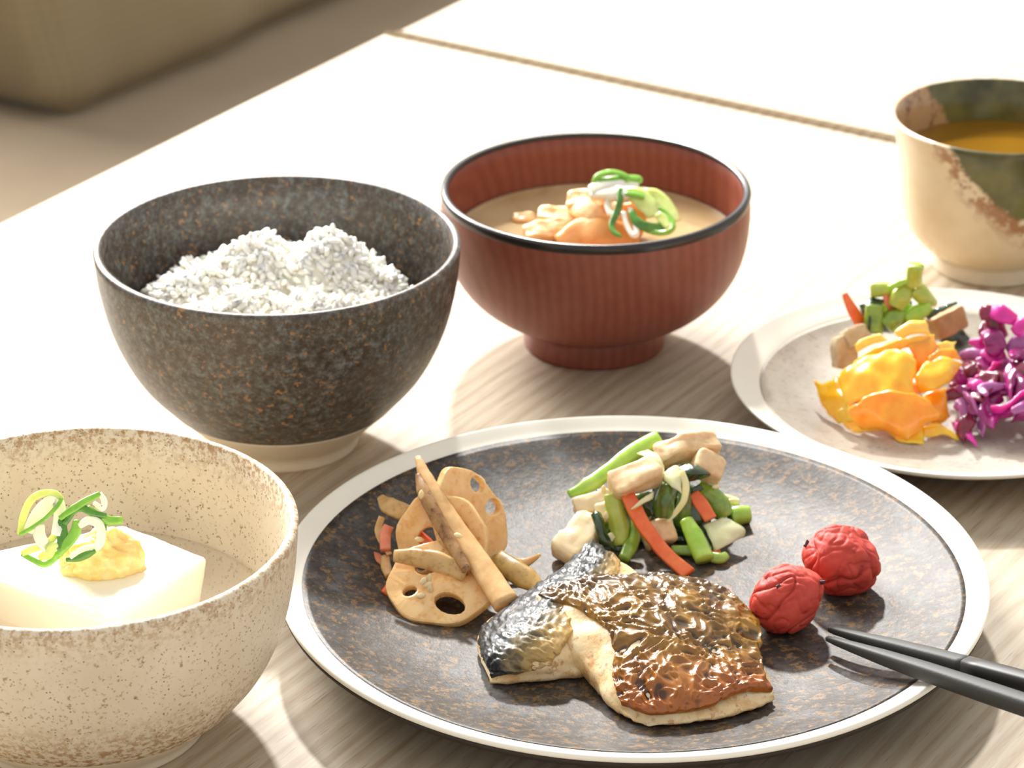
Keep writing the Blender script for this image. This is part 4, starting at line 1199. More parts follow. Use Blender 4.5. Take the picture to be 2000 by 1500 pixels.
on('onion edge curling out under the big fried tofu block', [[Gp(810, 775, 19), Gp(900, 690, 21), Gp(1010, 620, 22)], [Gp(830, 780, 18), Gp(930, 720, 20), Gp(1000, 690, 20)]], 4)
gpc('chili_shred', 'tiny red chili shred on the topmost fried tofu', 'chili', rod([Gp(1210, 122, 31), Gp(1240, 135, 31), Gp(1275, 158, 30)], [.0003, .0011, .0004], [.0003, .0006, .0003]), M_CHILI)
for x, y, h, d, lab in [(572, 605, 20, (0, .2, 1), 'sesame seed between the long green stem and the tofu block'), (1552, 580, 18, (1, .3, 0), 'sesame seed below the rounded fried tofu piece'), (1690, 700, 8, (1, .2, 0), 'sesame seed on the white stem end'), (1640, 760, 8, (0, .2, 1), 'pinkish sesame seed beside the cut stub'), (595, 835, 13.5, (0, .2, 1), 'sesame seed on the lump beside the dark leaf')]:
    piece('sesame_seed', lab, 'sesame seed', seed_mesh(Gp(x, y, h), d, .0016, .0010), M_SESAME, 'sesame seeds on the greens')
# ------------------------------------------------------------------ side plate: greens, yellow and purple pickles
S = Zm(1560, 500, 3.75, 0.0074)
M_YEL = veg('yellow_pickle', lin(248, 178, 22), lin(255, 204, 56), 0.22, 0.5, sss=0.7, coat=0.6, bumps=0.2)
M_YEL2 = veg('orange_pickle', lin(246, 150, 20), lin(254, 178, 40), 0.25, 0.5, sss=0.7, coat=0.5, bumps=0.2)
M_YELP = veg('pale_yellow_pickle', lin(246, 206, 80), lin(252, 220, 120), 0.3, 0.5, sss=0.6, coat=0.4, bumps=0.3)
G_Y = 'yellow pickled radish slices on the side plate'
def yel(label, G, m, seed, t=.0014, n=8, j=.0011): return piece('pickled_radish_slice', label, 'yellow pickle', sheet(G, t, n, j, 170, seed), m, G_Y)
yel('broad shiny yellow pickle slice facing up at the top of its pile', [[S(290, 860, 17), S(480, 745, 23), S(640, 695, 26), S(760, 695, 27), S(862, 770, 25)],
    [S(300, 960, 14), S(480, 860, 20), S(640, 830, 22), S(760, 840, 22.5), S(850, 880, 20)], [S(350, 1110, 9), S(480, 1050, 13), S(640, 1040, 15), S(750, 1040, 14.5), S(830, 1030, 14)]], M_YEL, 1, .0018)
yel('orange pickle slice draped in the front of the yellow pile', [[S(360, 1130, 12), S(480, 1040, 16), S(640, 990, 18), S(800, 1000, 18), S(920, 1030, 17)],
    [S(400, 1210, 7), S(540, 1130, 12), S(700, 1090, 14), S(860, 1100, 13.5), S(1050, 1165, 9)], [S(470, 1260, 3), S(600, 1240, 6), S(700, 1230, 8), S(830, 1240, 6.5), S(940, 1220, 6)], [S(560, 1275, 2), S(680, 1290, 3), S(760, 1330, 2), S(800, 1355, 1.2), S(860, 1290, 3)]], M_YEL2, 2)
yel('yellow pickle slice curling at the left end of the pile', [[S(100, 910, 9), S(200, 930, 11), S(280, 880, 14)], [S(150, 1040, 6), S(240, 1020, 9), S(330, 1000, 12)], [S(190, 1120, 3), S(280, 1110, 6), S(380, 1100, 10)], [S(290, 1225, 1.2), S(350, 1220, 3), S(460, 1190, 7)]], M_YEL, 3, .0016)
yel('yellow pickle slice lying low under the left of the pile', [[S(280, 1130, 6), S(420, 1090, 9), S(560, 1080, 10)], [S(330, 1240, 2), S(450, 1230, 4), S(620, 1200, 7)], [S(400, 1300, .8), S(500, 1290, 1.5), S(640, 1270, 4)]], M_YEL, 31, .0016)
yel('long yellow pickle slice behind the broad shiny one', [[S(395, 780, 20), S(520, 690, 25), S(700, 620, 28), S(860, 590, 29), S(990, 575, 28)], [S(420, 830, 17), S(560, 740, 22), S(720, 690, 25), S(870, 650, 26), S(1000, 640, 25)]], M_YEL, 4, .0022)
yel('ribbed yellow pickle edge at the back of the pile', [[S(690, 555, 30), S(800, 490, 33), S(930, 468, 34)], [S(740, 610, 27.5), S(850, 570, 30), S(965, 575, 29)]], M_YELP, 5, .0026, j=.0012)
yel('yellow pickle slice standing right of the broad shiny one', [[S(800, 650, 27), S(900, 610, 28), S(985, 600, 27.5)], [S(840, 740, 23), S(930, 700, 25), S(1010, 690, 24)], [S(870, 830, 19), S(930, 800, 21), S(980, 770, 21)]], M_YEL2, 6)
yel('petal shaped yellow pickle slice pointing right at the purple pickles', [[S(850, 890, 19), S(920, 790, 23), S(1060, 745, 24), S(1200, 790, 21)], [S(860, 960, 16), S(960, 890, 20), S(1070, 860, 21), S(1150, 860, 19)], [S(880, 1010, 13), S(970, 990, 16), S(1050, 950, 17), S(1090, 920, 17)]], M_YEL, 7, .0018)
yel('orange pickle slice above the petal shaped one', [[S(960, 740, 25), S(1010, 690, 26), S(1090, 670, 26), S(1150, 690, 25)], [S(930, 830, 21), S(1010, 770, 23), S(1100, 750, 23), S(1190, 770, 21)]], M_YEL2, 8)
yel('pale yellow pickle corner nearest the tan fried tofu', [[S(1000, 645, 26), S(1080, 625, 26), S(1150, 620, 25)], [S(1020, 690, 24), S(1100, 680, 24), S(1140, 705, 23)]], M_YELP, 9)
yel('pale yellow pickle piece beside the beige chunk', [[S(410, 650, 25), S(510, 585, 28), S(600, 565, 29)], [S(430, 710, 22), S(530, 650, 25), S(650, 625, 26)]], M_YELP, 10, .002)
yel('orange pickle slice in the shade right of the pile', [[S(900, 1010, 12), S(1000, 980, 13), S(1080, 960, 13)], [S(930, 1130, 8), S(1030, 1110, 8.5), S(1085, 1080, 9)], [S(980, 1230, 3), S(1060, 1220, 3), S(1100, 1180, 4)]], M_YEL2, 11)
yel('yellow pickle shred pointing out at the bottom right of the pile', [[S(900, 1250, 4), S(1000, 1220, 5), S(1070, 1250, 4), S(1180, 1335, .9)], [S(920, 1320, 1), S(1010, 1320, 1.5), S(1090, 1310, 2), S(1165, 1352, .5)]], M_YEL, 12)
yel('yellow pickle slice flat on the plate in the middle front', [[S(560, 1200, 5), S(740, 1210, 5), S(900, 1200, 6)], [S(640, 1280, 1.6), S(780, 1320, 1.6), S(920, 1290, 2)], [S(740, 1360, .6), S(850, 1375, .6), S(920, 1370, .6)]], M_YEL, 13)
yel('yellow pickle slice packed inside the pile', [[S(380, 960, 9), S(620, 900, 14), S(860, 940, 13)], [S(420, 1100, 6), S(640, 1080, 9), S(880, 1080, 9)]], M_YEL2, 14, .004)
yel('yellow pickle slice packed inside the back of the pile', [[S(420, 820, 14), S(640, 740, 19), S(900, 720, 19)], [S(480, 930, 9), S(700, 900, 13), S(960, 880, 13)]], M_YEL2, 15, .004)
# beige chunk, tan tofu, greens behind
G_B = 'greens behind the yellow pickles'
M_BEIGE = veg('beige_tofu', lin(198, 172, 128), lin(226, 206, 168), 0.45, 0.4, sss=0.3, coat=0.1, bumps=0.5)
M_TAN = veg('tan_tofu', lin(170, 124, 74), lin(194, 148, 96), 0.5, 0.4, sss=0.2, coat=0.1, bumps=0.3)
def sp(name, label, cat, me, m): return piece(name, label, cat, me, m, G_B)
sp('fried_tofu_piece', 'beige tofu chunk at the left end of the greens, beside the yellow pickles', 'fried tofu', chunk(S(330, 830, 5), S(345, 590, 17), .0048, .0040, (.2, -.9, .4), 4.0, .0008, 200, 8), M_BEIGE)
sp('fried_tofu_piece', 'beige tofu chunk under the carrot strip', 'fried tofu', chunk(S(330, 620, 17), S(500, 570, 18), .0044, .0040, (.1, -.7, .7), 4.0, .0008, 200, 9), M_BEIGE)
sp('fried_tofu_piece', 'tan fried tofu block right of the green stems', 'fried tofu', chunk(S(960, 540, 17), S(1185, 440, 19), .0050, .0056, (.1, -.9, .3), 5.0, .0004, 170, 10), M_TAN)
sr = lambda P, w, seed, up=(0, -.7, .7), pw=2.2: sweep(P, w, [x * .82 for x in w], up, 12, 6, pw, .0002, seed, blunt=True)
sp('green_stem', 'topmost yellow green stem stub standing upright on the greens', 'greens', sr([S(840, 215, 37), S(845, 150, 41), S(858, 70, 46)], [.0034, .0034, .0036], 1, pw=2.6), M_STEMY)
sp('green_stem', 'thick yellow green stem end at the left top of the greens', 'greens', sr([S(525, 250, 33), S(610, 245, 33.5), S(710, 240, 34)], [.0034, .0032, .0022], 2), M_STEMY)
sp('green_stem', 'thin bright stem joining the left end to the top stub', 'greens', sr([S(660, 235, 36), S(740, 200, 38), S(800, 180, 39)], [.0012, .0016, .0012], 3), M_STEMB)
sp('green_stem', 'plump green stem slanting below the top stub', 'greens', sr([S(710, 375, 28), S(750, 300, 32), S(810, 215, 36)], [.0036, .0044, .0030], 4), M_STEMY)
sp('green_stem', 'green stem sloping down right from the top stub', 'greens', sr([S(860, 240, 35), S(920, 300, 32), S(1000, 350, 28)], [.0038, .0036, .0016], 5), M_STEMY)
sp('green_stem', 'bright green stem touching the tan tofu block', 'greens', sr([S(800, 470, 23), S(870, 420, 26), S(970, 365, 29)], [.0032, .0036, .0024], 6), M_STEMB)
sp('green_stem', 'green stem end low in the middle of the side plate greens', 'greens', sr([S(640, 520, 21), S(700, 460, 24), S(760, 410, 26)], [.0036, .0038, .0026], 7), M_STEM)
sp('green_stem', 'olive stem in shade behind the low middle stem', 'greens', sr([S(690, 530, 18), S(760, 450, 22), S(800, 360, 26)], [.0032, .0032, .0028], 8), M_STEM)
sp('green_stem', 'dark green rimmed stem hanging down at the left front', 'greens', sr([S(555, 355, 29), S(550, 450, 24), S(545, 570, 18)], [.0036, .0040, .0040], 9, (0, -.9, .3), 3.2), M_STEM)
sp('green_stem', 'bright green bit beside the hanging stem', 'greens', sr([S(600, 370, 28), S(640, 400, 26)], [.0020, .0018], 10), M_STEMB)
for G, lab, sd in (([[S(440, 360, 27), S(520, 310, 30), S(640, 320, 30)], [S(460, 420, 24), S(520, 400, 27), S(600, 390, 27)], [S(490, 470, 20), S(520, 460, 22), S(560, 440, 23)]], 'dark leaf behind the carrot strip on the side plate', 1),
                   ([[S(930, 450, 24.5), S(1000, 390, 28), S(1150, 335, 29)], [S(950, 475, 23), S(1040, 415, 27.5), S(1160, 350, 28.5)]], 'dark leaf strip lying along the top of the tan tofu block', 2),
                   ([[S(1010, 600, 14), S(1100, 560, 16), S(1210, 540, 17)], [S(1080, 660, 10), S(1170, 640, 12), S(1260, 620, 12)], [S(1150, 740, 5), S(1220, 730, 5), S(1310, 690, 5)]], 'big dark leaf in shade between the tan tofu and the purple pickles', 3),
                   ([[S(610, 350, 27), S(700, 330, 28), S(820, 330, 27)], [S(600, 480, 20), S(720, 480, 21), S(840, 440, 22)], [S(560, 560, 14), S(720, 560, 15), S(900, 540, 15)]], 'dark leaf at the core of the side plate greens', 4),
                   ([[S(490, 380, 27), S(510, 460, 24), S(500, 570, 18)], [S(520, 375, 27.5), S(530, 460, 25), S(520, 575, 19)]], 'dark leaf edge along the left of the hanging stem', 5),
                   ([[S(595, 390, 27), S(600, 460, 24), S(590, 560, 18)], [S(615, 390, 26), S(625, 470, 23), S(610, 560, 17)]], 'dark leaf edge along the right of the hanging stem', 6)):
    sp('leaf', lab, 'greens', sheet(G, .0011, 6, .0006, 250, sd), M_LEAF)
sp('carrot_strip', 'orange carrot strip sticking out left of the side plate greens', 'carrot', sweep([S(335, 275, 32), S(385, 380, 27), S(440, 470, 22), S(475, 525, 19)], [.0012, .0022, .0026, .0026], [.0009] * 4, (.4, -.8, .4), 10, 6, 5, .0001, 1, blunt=True), M_CARROT)
sp('carrot_strip', 'pale carrot piece between the hanging stem and the plump stem', 'carrot', sweep([S(655, 280, 32), S(660, 360, 28), S(630, 460, 23)], [.0024, .0024, .0018], [.0009] * 3, (.4, -.8, .4), 10, 6, 4, .0001, 2, blunt=True), M_SALMON)

# purple pickles
M_PUR = veg('purple_pickle', lin(126, 24, 92), lin(176, 40, 132), 0.22, 0.55, sss=0.35, coat=0.3)
M_MAG = veg('magenta_pickle', lin(206, 34, 150), lin(226, 60, 172), 0.3, 0.45, sss=0.5, coat=0.3)
M_MAR = veg('maroon_pickle', lin(96, 16, 40), lin(146, 30, 70), 0.25, 0.5, sss=0.3, coat=0.35)
M_LIL = veg('lilac_pickle', lin(160, 90, 150), lin(186, 104, 168), 0.3, 0.45, sss=0.4, coat=0.3)
G_P = 'purple pickled vegetable pieces on the side plate'
def pur(label, P, w, h, m, seed, up=(0, -.7, .7)):
    return piece('purple_pickle_piece', label, 'purple pickle', sweep(P, w, h, up, 10, 6, 2.4, .0003, seed, blunt=False), m, G_P)
pur('maroon strip standing at the top left of the purple pickles', [S(1330, 420, 33), S(1400, 420, 33), S(1450, 510, 28), S(1500, 600, 23)], [.0028, .0036, .0036, .0024], [.0012, .0014, .0014, .0012], M_MAR, 1)
pur('bright pink strip at the top of the purple pickles', [S(1390, 395, 34), S(1480, 420, 34), S(1590, 470, 31)], [.0026, .0040, .0026], [.0010, .0012, .0010], M_MAG, 2)
pur('rose coloured loop piece high in the purple pickles', [S(1365, 560, 25), S(1420, 590, 26), S(1440, 660, 23), S(1400, 720, 20)], [.0028, .0044, .0044, .0028], [.0014, .0018, .0018, .0014], M_PUR, 3)
pur('maroon fold left of the rose coloured loop', [S(1370, 500, 27), S(1360, 560, 25), S(1390, 620, 22)], [.0020, .0026, .0020], [.0012] * 3, M_MAR, 4)
pur('magenta petal pointing left at the top of the purple pickles', [S(1250, 630, 20), S(1320, 640, 20), S(1380, 660, 19)], [.0010, .0026, .0020], [.0008, .0012, .0010], M_MAG, 5)
pur('magenta piece under the rose coloured loop', [S(1350, 700, 19), S(1410, 740, 18), S(1500, 720, 18)], [.0026, .0036, .0028], [.0014, .0020, .0016], M_MAG, 6)
pur('lilac finger pointing left beside the pale yellow pickle', [S(1190, 740, 15), S(1260, 720, 17), S(1340, 740, 17)], [.0020, .0028, .0024], [.0016, .0020, .0018], M_LIL, 7)
pur('wet maroon lump in the middle of the purple pickles', [S(1220, 800, 14), S(1270, 840, 15), S(1340, 850, 14)], [.0024, .0040, .0030], [.0018, .0026, .0020], M_MAR, 8)
pur('purple lump beside the wet maroon one', [S(1330, 760, 17), S(1350, 830, 15), S(1340, 910, 12)], [.0026, .0030, .0024], [.0018, .0022, .0018], M_PUR, 9)
pur('dark pointed shred reaching over the yellow pickles', [S(935, 1040, 9), S(1030, 1050, 9.5), S(1120, 1010, 11), S(1250, 1000, 12)], [.0006, .0014, .0028, .0032], [.0005, .0010, .0016, .0018], M_MAR, 10)
pur('bright magenta block in the middle of the purple pickles', [S(1250, 960, 14), S(1300, 960, 15), S(1360, 1010, 13)], [.0030, .0036, .0030], [.0020, .0024, .0020], M_MAG, 11)
pur('lilac curl at the left front of the purple pickles', [S(1170, 1130, 7), S(1195, 1090, 9), S(1230, 1130, 8), S(1220, 1210, 5)], [.0024, .0030, .0030, .0026], [.0018, .0022, .0022, .0018], M_LIL, 12)
pur('magenta block lowest at the left front of the purple pickles', [S(1165, 1230, 3), S(1200, 1260, 2.8), S(1250, 1250, 3)], [.0026, .0032, .0026], [.0020, .0024, .0020], M_MAG, 13)
pur('lilac strip leaning over the left front curl', [S(1290, 1040, 12), S(1280, 1090, 10), S(1270, 1150, 7)], [.0024, .0024, .0020], [.0016] * 3, M_LIL, 14)
pur('long curved purple strip at the front of the purple pickles', [S(1480, 1030, 12), S(1420, 1060, 11), S(1370, 1130, 8), S(1320, 1240, 3.5)], [.0026, .0028, .0028, .0024], [.0018] * 4, M_PUR, 15)
pur('purple ring shaped strip at the right front of the purple pickles', [S(1470, 990, 14), S(1560, 1000, 14), S(1620, 1070, 11), S(1570, 1140, 8)], [.0020, .0022, .0022, .0020], [.0016] * 4, M_PUR, 16)
pur('maroon strip curling over the right front ring', [S(1390, 910, 17), S(1460, 890, 18), S(1560, 960, 16), S(1640, 1010, 14)], [.0020, .0030, .0028, .0022], [.0012, .0016, .0016, .0012], M_MAR, 17)
pur('lilac rounded piece at the top right of the purple pickles', [S(1540, 700, 20), S(1600, 640, 23), S(1680, 610, 24)], [.0024, .0034, .0036], [.0016, .0020, .0020], M_LIL, 18)
pur('pink piece at the right edge of the top of the purple pickles', [S(1580, 560, 28), S(1640, 510, 30), S(1700, 500, 30)], [.0024, .0032, .0032], [.0014, .0016, .0016], M_MAG, 19)
rnd = random.Random(11)
COLN = {'maroon': M_MAR, 'purple': M_PUR, 'magenta': M_MAG, 'lilac': M_LIL}
for i in range(62):      # pieces that fill the heap around and behind the ones told apart above
    a = rnd.uniform(0, 6.28); q = math.sqrt(rnd.random())
    dome = 25 * (1 - q * q)
    xx = 0.206 + 0.034 * q * math.cos(a); yy = 1.140 + 0.034 * q * math.sin(a)
    c = Vector((xx, yy, .0095 + dome / 1000 * rnd.uniform(.45, .95)))
    d = Vector((rnd.uniform(-1, 1), rnd.uniform(-1, 1), rnd.uniform(-.5, .5))).normalized()
    e = Vector((rnd.uniform(-1, 1), rnd.uniform(-1, 1), rnd.uniform(-.3, .6))).normalized()
    L = rnd.uniform(.005, .009)
    P = [c - d * L - e * .001, c - d * L * .4 + e * .002, c + d * L * .3 + e * .003, c + d * L - e * .002]
    w = rnd.uniform(.0022, .0040)
    for p in P: p.z = max(p.z, .0085 + w * .7)
    k = rnd.choice(['maroon', 'purple', 'purple', 'maroon', 'magenta', 'lilac', 'purple'])
    lab = k + ' pickled vegetable piece packed inside the purple heap with others like it'
    if i % 2:      # every second one is a folded leafy bit
        n_ = d.cross(e).normalized()
        G = [[c + d * (u * L) + e * (v_ * w * 1.7) + n_ * (.0022 * (1 - abs(u)) * rnd.uniform(.4, 1.6)) for v_ in (-1, 0, 1)] for u in (-1, -.3, .4, 1)]
        for r_ in G:
            for p in r_: p.z = max(p.z, .0092)
        piece('purple_pickle_piece', lab, 'purple pickle', sheet(G, .0016, 5, .0009, 220, 40 + i), COLN[k], G_P)
        continue
    pur(lab, P, [w * .5, w, w, w * .5], [w * .35, w * .5, w * .5, w * .35], COLN[k], 40 + i)

# ------------------------------------------------------------------ miso soup with fried tofu and leek
SZ = 0.0470
def liquid(name, label, cat, cen, rad, z, m, men=0.0012):
    prof = [(0.0, z), (rad * .5, z), (rad - .002, z), (rad - .0008, z + men * .25), (rad, z + men)]
    me = lathe(prof + [(rad - .001, z - .004), (0.0, z - .005)], 96, cen)
    o = piece(name, label, cat, me, m)
    return o
def soup_mat():
    m, nt, b = mat('miso_broth')
    v = coords(nt)
    f = noise_tex(nt, v, 34, 4, 0.6, 0.8)
    setc(nt, b, ramp(nt, f, [(0.3, lin(186, 156, 112)), (0.7, lin(212, 188, 146))]))
    b.inputs['Roughness'].default_value = 0.08
    b.inputs['Subsurface Weight'].default_value = 0.3
    b.inputs['Subsurface Radius'].default_value = (1, .7, .4)
    b.inputs['Subsurface Scale'].default_value = 0.004
    return m
liquid('miso_soup', 'cloudy light brown miso soup filling the red lacquer bowl', 'soup', SB, 0.0600, SZ, soup_mat())
D = Zm(980, 300, 5.263, SZ)
M_ABURA = veg('fried_tofu_skin', lin(236, 178, 112), lin(250, 214, 160), 0.4, 0.4, sss=0.45, coat=0.25, bumps=0.45)
M_ABURO = veg('orange_fried_tofu', lin(232, 158, 80), lin(244, 186, 116), 0.4, 0.4, sss=0.45, coat=0.25, bumps=0.4)
G_A = 'fried tofu strips in the miso soup'
def ab(label, me, m): return piece('fried_tofu_strip', label, 'fried tofu', me, m, G_A)
ab('fried tofu strip lying highest at the left of the soup topping', chunk(D(370, 620, 6.5), D(840, 650, 7.5), .0042, .0024, (0, -.4, .9), 4, .0008, 220, 1), M_ABURA)
ab('fried tofu strip nearest the front left rim of the soup bowl', chunk(D(210, 830, 3.5), D(720, 760, 5), .0050, .0026, (0, -.4, .9), 3.4, .0009, 220, 2), M_ABURA)
ab('broad orange fried tofu strip in front of the leek', sweep([D(600, 930, 2), D(800, 820, 6), D(1000, 800, 7.5), D(1250, 850, 5), D(1400, 900, 1.5)], [.0044, .0064, .0066, .0060, .0040], [.0014, .0020, .0022, .0020, .0014], (0, -.6, .8), 12, 6, 3.2, .0005, 3), M_ABURO)
ab('arched fried tofu strip rising to the white leek', sweep([D(690, 540, 10), D(830, 560, 13), D(940, 640, 12), D(1040, 740, 8)], [.0036, .0050, .0050, .0040], [.0012, .0016, .0016, .0014], (-.4, -.6, .7), 12, 6, 3.2, .0005, 4), M_ABURA)
ab('pale fried tofu lump just below the white leek', chunk(D(680, 500, 11.5), D(1100, 520, 13), .0046, .0040, (0, -.5, .8), 3, .001, 230, 5), M_ABURA)
ab('small fried tofu piece floating apart at the far left of the soup', chunk(D(100, 670, .6), D(350, 660, 1.4), .0030, .0014, (0, -.3, .9), 3, .0007, 230, 6), M_ABURA)
ab('fried tofu piece supporting the leek rings at the right', chunk(D(1080, 640, 9), D(1480, 720, 6), .0060, .0046, (0, -.5, .8), 3, .0008, 230, 7), M_ABURO)
M_LEEKW = veg('white_leek', lin(236, 238, 214), lin(248, 248, 234), 0.2, 0.5, sss=0.6, coat=0.5, bumps=0.1)
M_LEEKG = veg('green_leek', lin(110, 176, 44), lin(146, 204, 74), 0.2, 0.5, sss=0.3, coat=0.5, bumps=0.1)
M_LEEKD = veg('dark_green_leek', lin(58, 122, 26), lin(92, 154, 44), 0.2, 0.5, sss=0.25, coat=0.5, bumps=0.1)
M_LEEKL = veg('lime_leek', lin(190, 216, 110), lin(220, 234, 156), 0.2, 0.5, sss=0.5, coat=0.5, bumps=0.1)
D2 = Zm(980, 300, 5.263, SZ + 0.0035)
G_L = 'spring onion slices on the miso soup'
def ribbon(P, w, t, m, label, grp, up=(0, -.35, .9), closed=False, seed=0, name='spring_onion_slice'):
    w = [x * 1.2 for x in w] if hasattr(w, '__len__') else w * 1.2
    return piece(name, label, 'spring onion', sweep(P, w, t, up, 8, 6, 3.0, .00012, seed, closed), m, grp)
ribbon([D2(950, 300, 19), D2(990, 230, 21.5), D2(1090, 190, 23), D2(1200, 200, 22.5), D2(1290, 250, 21), D2(1240, 290, 19.5), D2(1100, 270, 20)], .0012, .0005, M_LEEKG, 'green spring onion loop at the very top of the soup topping', G_L, seed=1)
ribbon([D2(1000, 275, 20), D2(1150, 262, 20.5), D2(1390, 255, 20), D2(1400, 300, 18.5)], [.0010, .0014, .0016, .0012], .0006, M_LEEKG, 'straight green spring onion band under the top loop', G_L, seed=2)
ribbon([D2(920, 390, 16), D2(1050, 320, 18.5), D2(1220, 300, 19), D2(1400, 330, 17.5)], [.0026, .0032, .0032, .0024], [.0014, .0016, .0016, .0012], M_LEEKW, 'thick white leek slice below the green bands', G_L, seed=3)
ribbon([D2(920, 410, 15), D2(1100, 400, 16.5), D2(1300, 400, 16.5), D2(1570, 400, 14)], [.0022, .0034, .0034, .0018], [.0014, .0018, .0018, .0012], M_LEEKW, 'second white leek slice lower in the pile', G_L, seed=4)
ribbon([D2(1220, 360, 18.5), D2(1215, 480, 15.5), D2(1180, 610, 12), D2(1130, 730, 9), D2(1160, 810, 7.5), D2(1225, 850, 6.8)], [.0010, .0013, .0013, .0012, .0010, .0006], .0005, M_LEEKD, 'dark green strand hanging down in front of the pile', G_L, (0.3, -.8, .4), seed=5)
ribbon([D2(1120, 420, 16), D2(1090, 520, 13), D2(1130, 620, 11), D2(1210, 640, 10.5)], [.0012, .0014, .0014, .0010], .0006, M_LEEKW, 'white strand left of the dark green strand', G_L, (0.3, -.8, .4), seed=6)
ribbon([D2(1250, 600, 12), D2(1280, 720, 9), D2(1340, 830, 6.5), D2(1390, 830, 6.5), D2(1370, 720, 9), D2(1320, 560, 12.5)], .0010, .0006, M_LEEKW, 'white looped strand hanging lowest in the middle', G_L, (0.2, -.8, .4), seed=7)
ribbon([D2(1250, 400, 17), D2(1400, 440, 16), D2(1500, 540, 13.5), D2(1560, 650, 10.5)], [.0020, .0036, .0038, .0022], .0007, M_LEEKL, 'broad lime green slice facing the front', G_L, (0.2, -.7, .6), seed=8)
ribbon([D2(1270, 410, 17.6), D2(1380, 420, 17.2), D2(1460, 450, 16.4)], [.0010, .0014, .0008], .0006, M_LEEKG, 'bright green rim along the broad lime slice', G_L, seed=9)
ribbon([D2(1330, 590, 12.5), D2(1390, 700, 10), D2(1520, 760, 8.2), D2(1680, 750, 7.6)], [.0012, .0018, .0020, .0014], .0006, M_LEEKD, 'dark green band along the bottom of the right hand rings', G_L, (0.1, -.7, .6), seed=10)
ribbon([D2(1600, 560, 12.5), D2(1690, 620, 11), D2(1760, 720, 9), D2(1740, 790, 7.4), D2(1640, 820, 6.6), D2(1500, 790, 7), D2(1430, 730, 8.4)], .0010, .0005, M_LEEKG, 'large green ring at the right end of the topping', G_L, (0.1, -.7, .6), seed=11)
ribbon([D2(1450, 430, 16), D2(1560, 430, 15.5), D2(1660, 500, 13.5), D2(1740, 600, 11), D2(1800, 700, 8.5)], [.0020, .0030, .0030, .0026, .0016], .0005, M_LEEKL, 'translucent pale slice at the upper right of the topping', G_L, (0.3, -.6, .7), seed=12)
ribbon([D2(1600, 620, 11.5), D2(1660, 680, 9.8), D2(1720, 760, 8)], [.0016, .0024, .0016], .0005, M_LEEKL, 'pale slice inside the large green ring', G_L, (0.3, -.6, .7), seed=13)

# ------------------------------------------------------------------ tofu with ginger and spring onion
BZ = 0.0385
def broth_mat():
    m, nt, b = mat('clear_dashi_broth')
    b.inputs['Base Color'].default_value = (0.86, 0.80, 0.68, 1)
    b.inputs['Roughness'].default_value = 0.03
    b.inputs['IOR'].default_value = 1.33
    b.inputs['Alpha'].default_value = 0.22
    return m
liquid('dashi_broth', 'thin clear broth around the tofu in the sand coloured bowl', 'broth', TB, 0.0622, BZ, broth_mat())
T = Zm(0, 820, 2.2065, 0.055)
def tofu_block():
    zt = 0.055
    top = [atz(246, 1020, zt), atz(409, 1086, zt), atz(218, 1214, zt), atz(-117, 1092, zt)]
    c = sum(top, Vector()) / 4
    n = 26
    bm = bmesh.new(); bmesh.ops.create_cube(bm, size=2)
    bmesh.ops.subdivide_edges(bm, edges=bm.edges[:], cuts=n, use_grid_fill=True)
    zb = 0.027
    for v in bm.verts:
        x, y, z = v.co
        # round the edges of the unit block
        q = Vector((x, y, z)); k = 0.90
        inner = Vector((max(-k, min(k, x)), max(-k, min(k, y)), max(-.85, min(.85, z))))
        d = q - inner
        if d.length > 1e-6:
            q = inner + Vector((d.x / .1, d.y / .1, d.z / .15)).normalized() * 1.0 * Vector((d.x, d.y, d.z)).length / max(1e-6, Vector((d.x / .1, d.y / .1, d.z / .15)).length) * 1.0 if False else inner + d * (1.0 / max(1.0, Vector((d.x / .1, d.y / .1, d.z / .15)).length))
        u, w = (q.x + 1) / 2, (q.y + 1) / 2
        p = top[0].lerp(top[1], u).lerp(top[3].lerp(top[2], u), w)
        tt = (q.z + 1) / 2
        sc = 0.86 + 0.14 * tt
        p = c + (p - c) * sc
        zz = zb + (zt - zb) * tt
        if tt > .9:      # shallow dip under the ginger, knife marks
            zz += -0.0012 * math.exp(-((u - .45) ** 2 + (w - .45) ** 2) * 7) + 0.00018 * math.sin(w * 150) * (u > .45)
        p = Vector((p.x, p.y, zz)) + Vector(noise.noise_vector(p * 70)) * .0006 + Vector(noise.noise_vector(Vector((p.x, p.y, zz)) * 420)) * .00012
        v.co = p
    bmesh.ops.recalc_face_normals(bm, faces=bm.faces)
    me = bpy.data.meshes.new('tofu'); bm.to_mesh(me); bm.free()
    me.polygons.foreach_set('use_smooth', [True] * len(me.polygons))
    return me
M_TOFU = simple('silken_tofu', lin(250, 244, 230), 0.3, 0.01, 60, 0.5, sss=0.5, sssr=(1, .85, .65), sss_scale=0.006, coat=0.2)
piece('tofu_block', 'white silken tofu block topped with ginger in the sand coloured bowl', 'tofu', tofu_block(), M_TOFU)
M_GING = veg('grated_ginger', lin(240, 200, 110), lin(250, 226, 160), 0.3, 0.5, sss=0.6, coat=0.4, bumps=0.5)
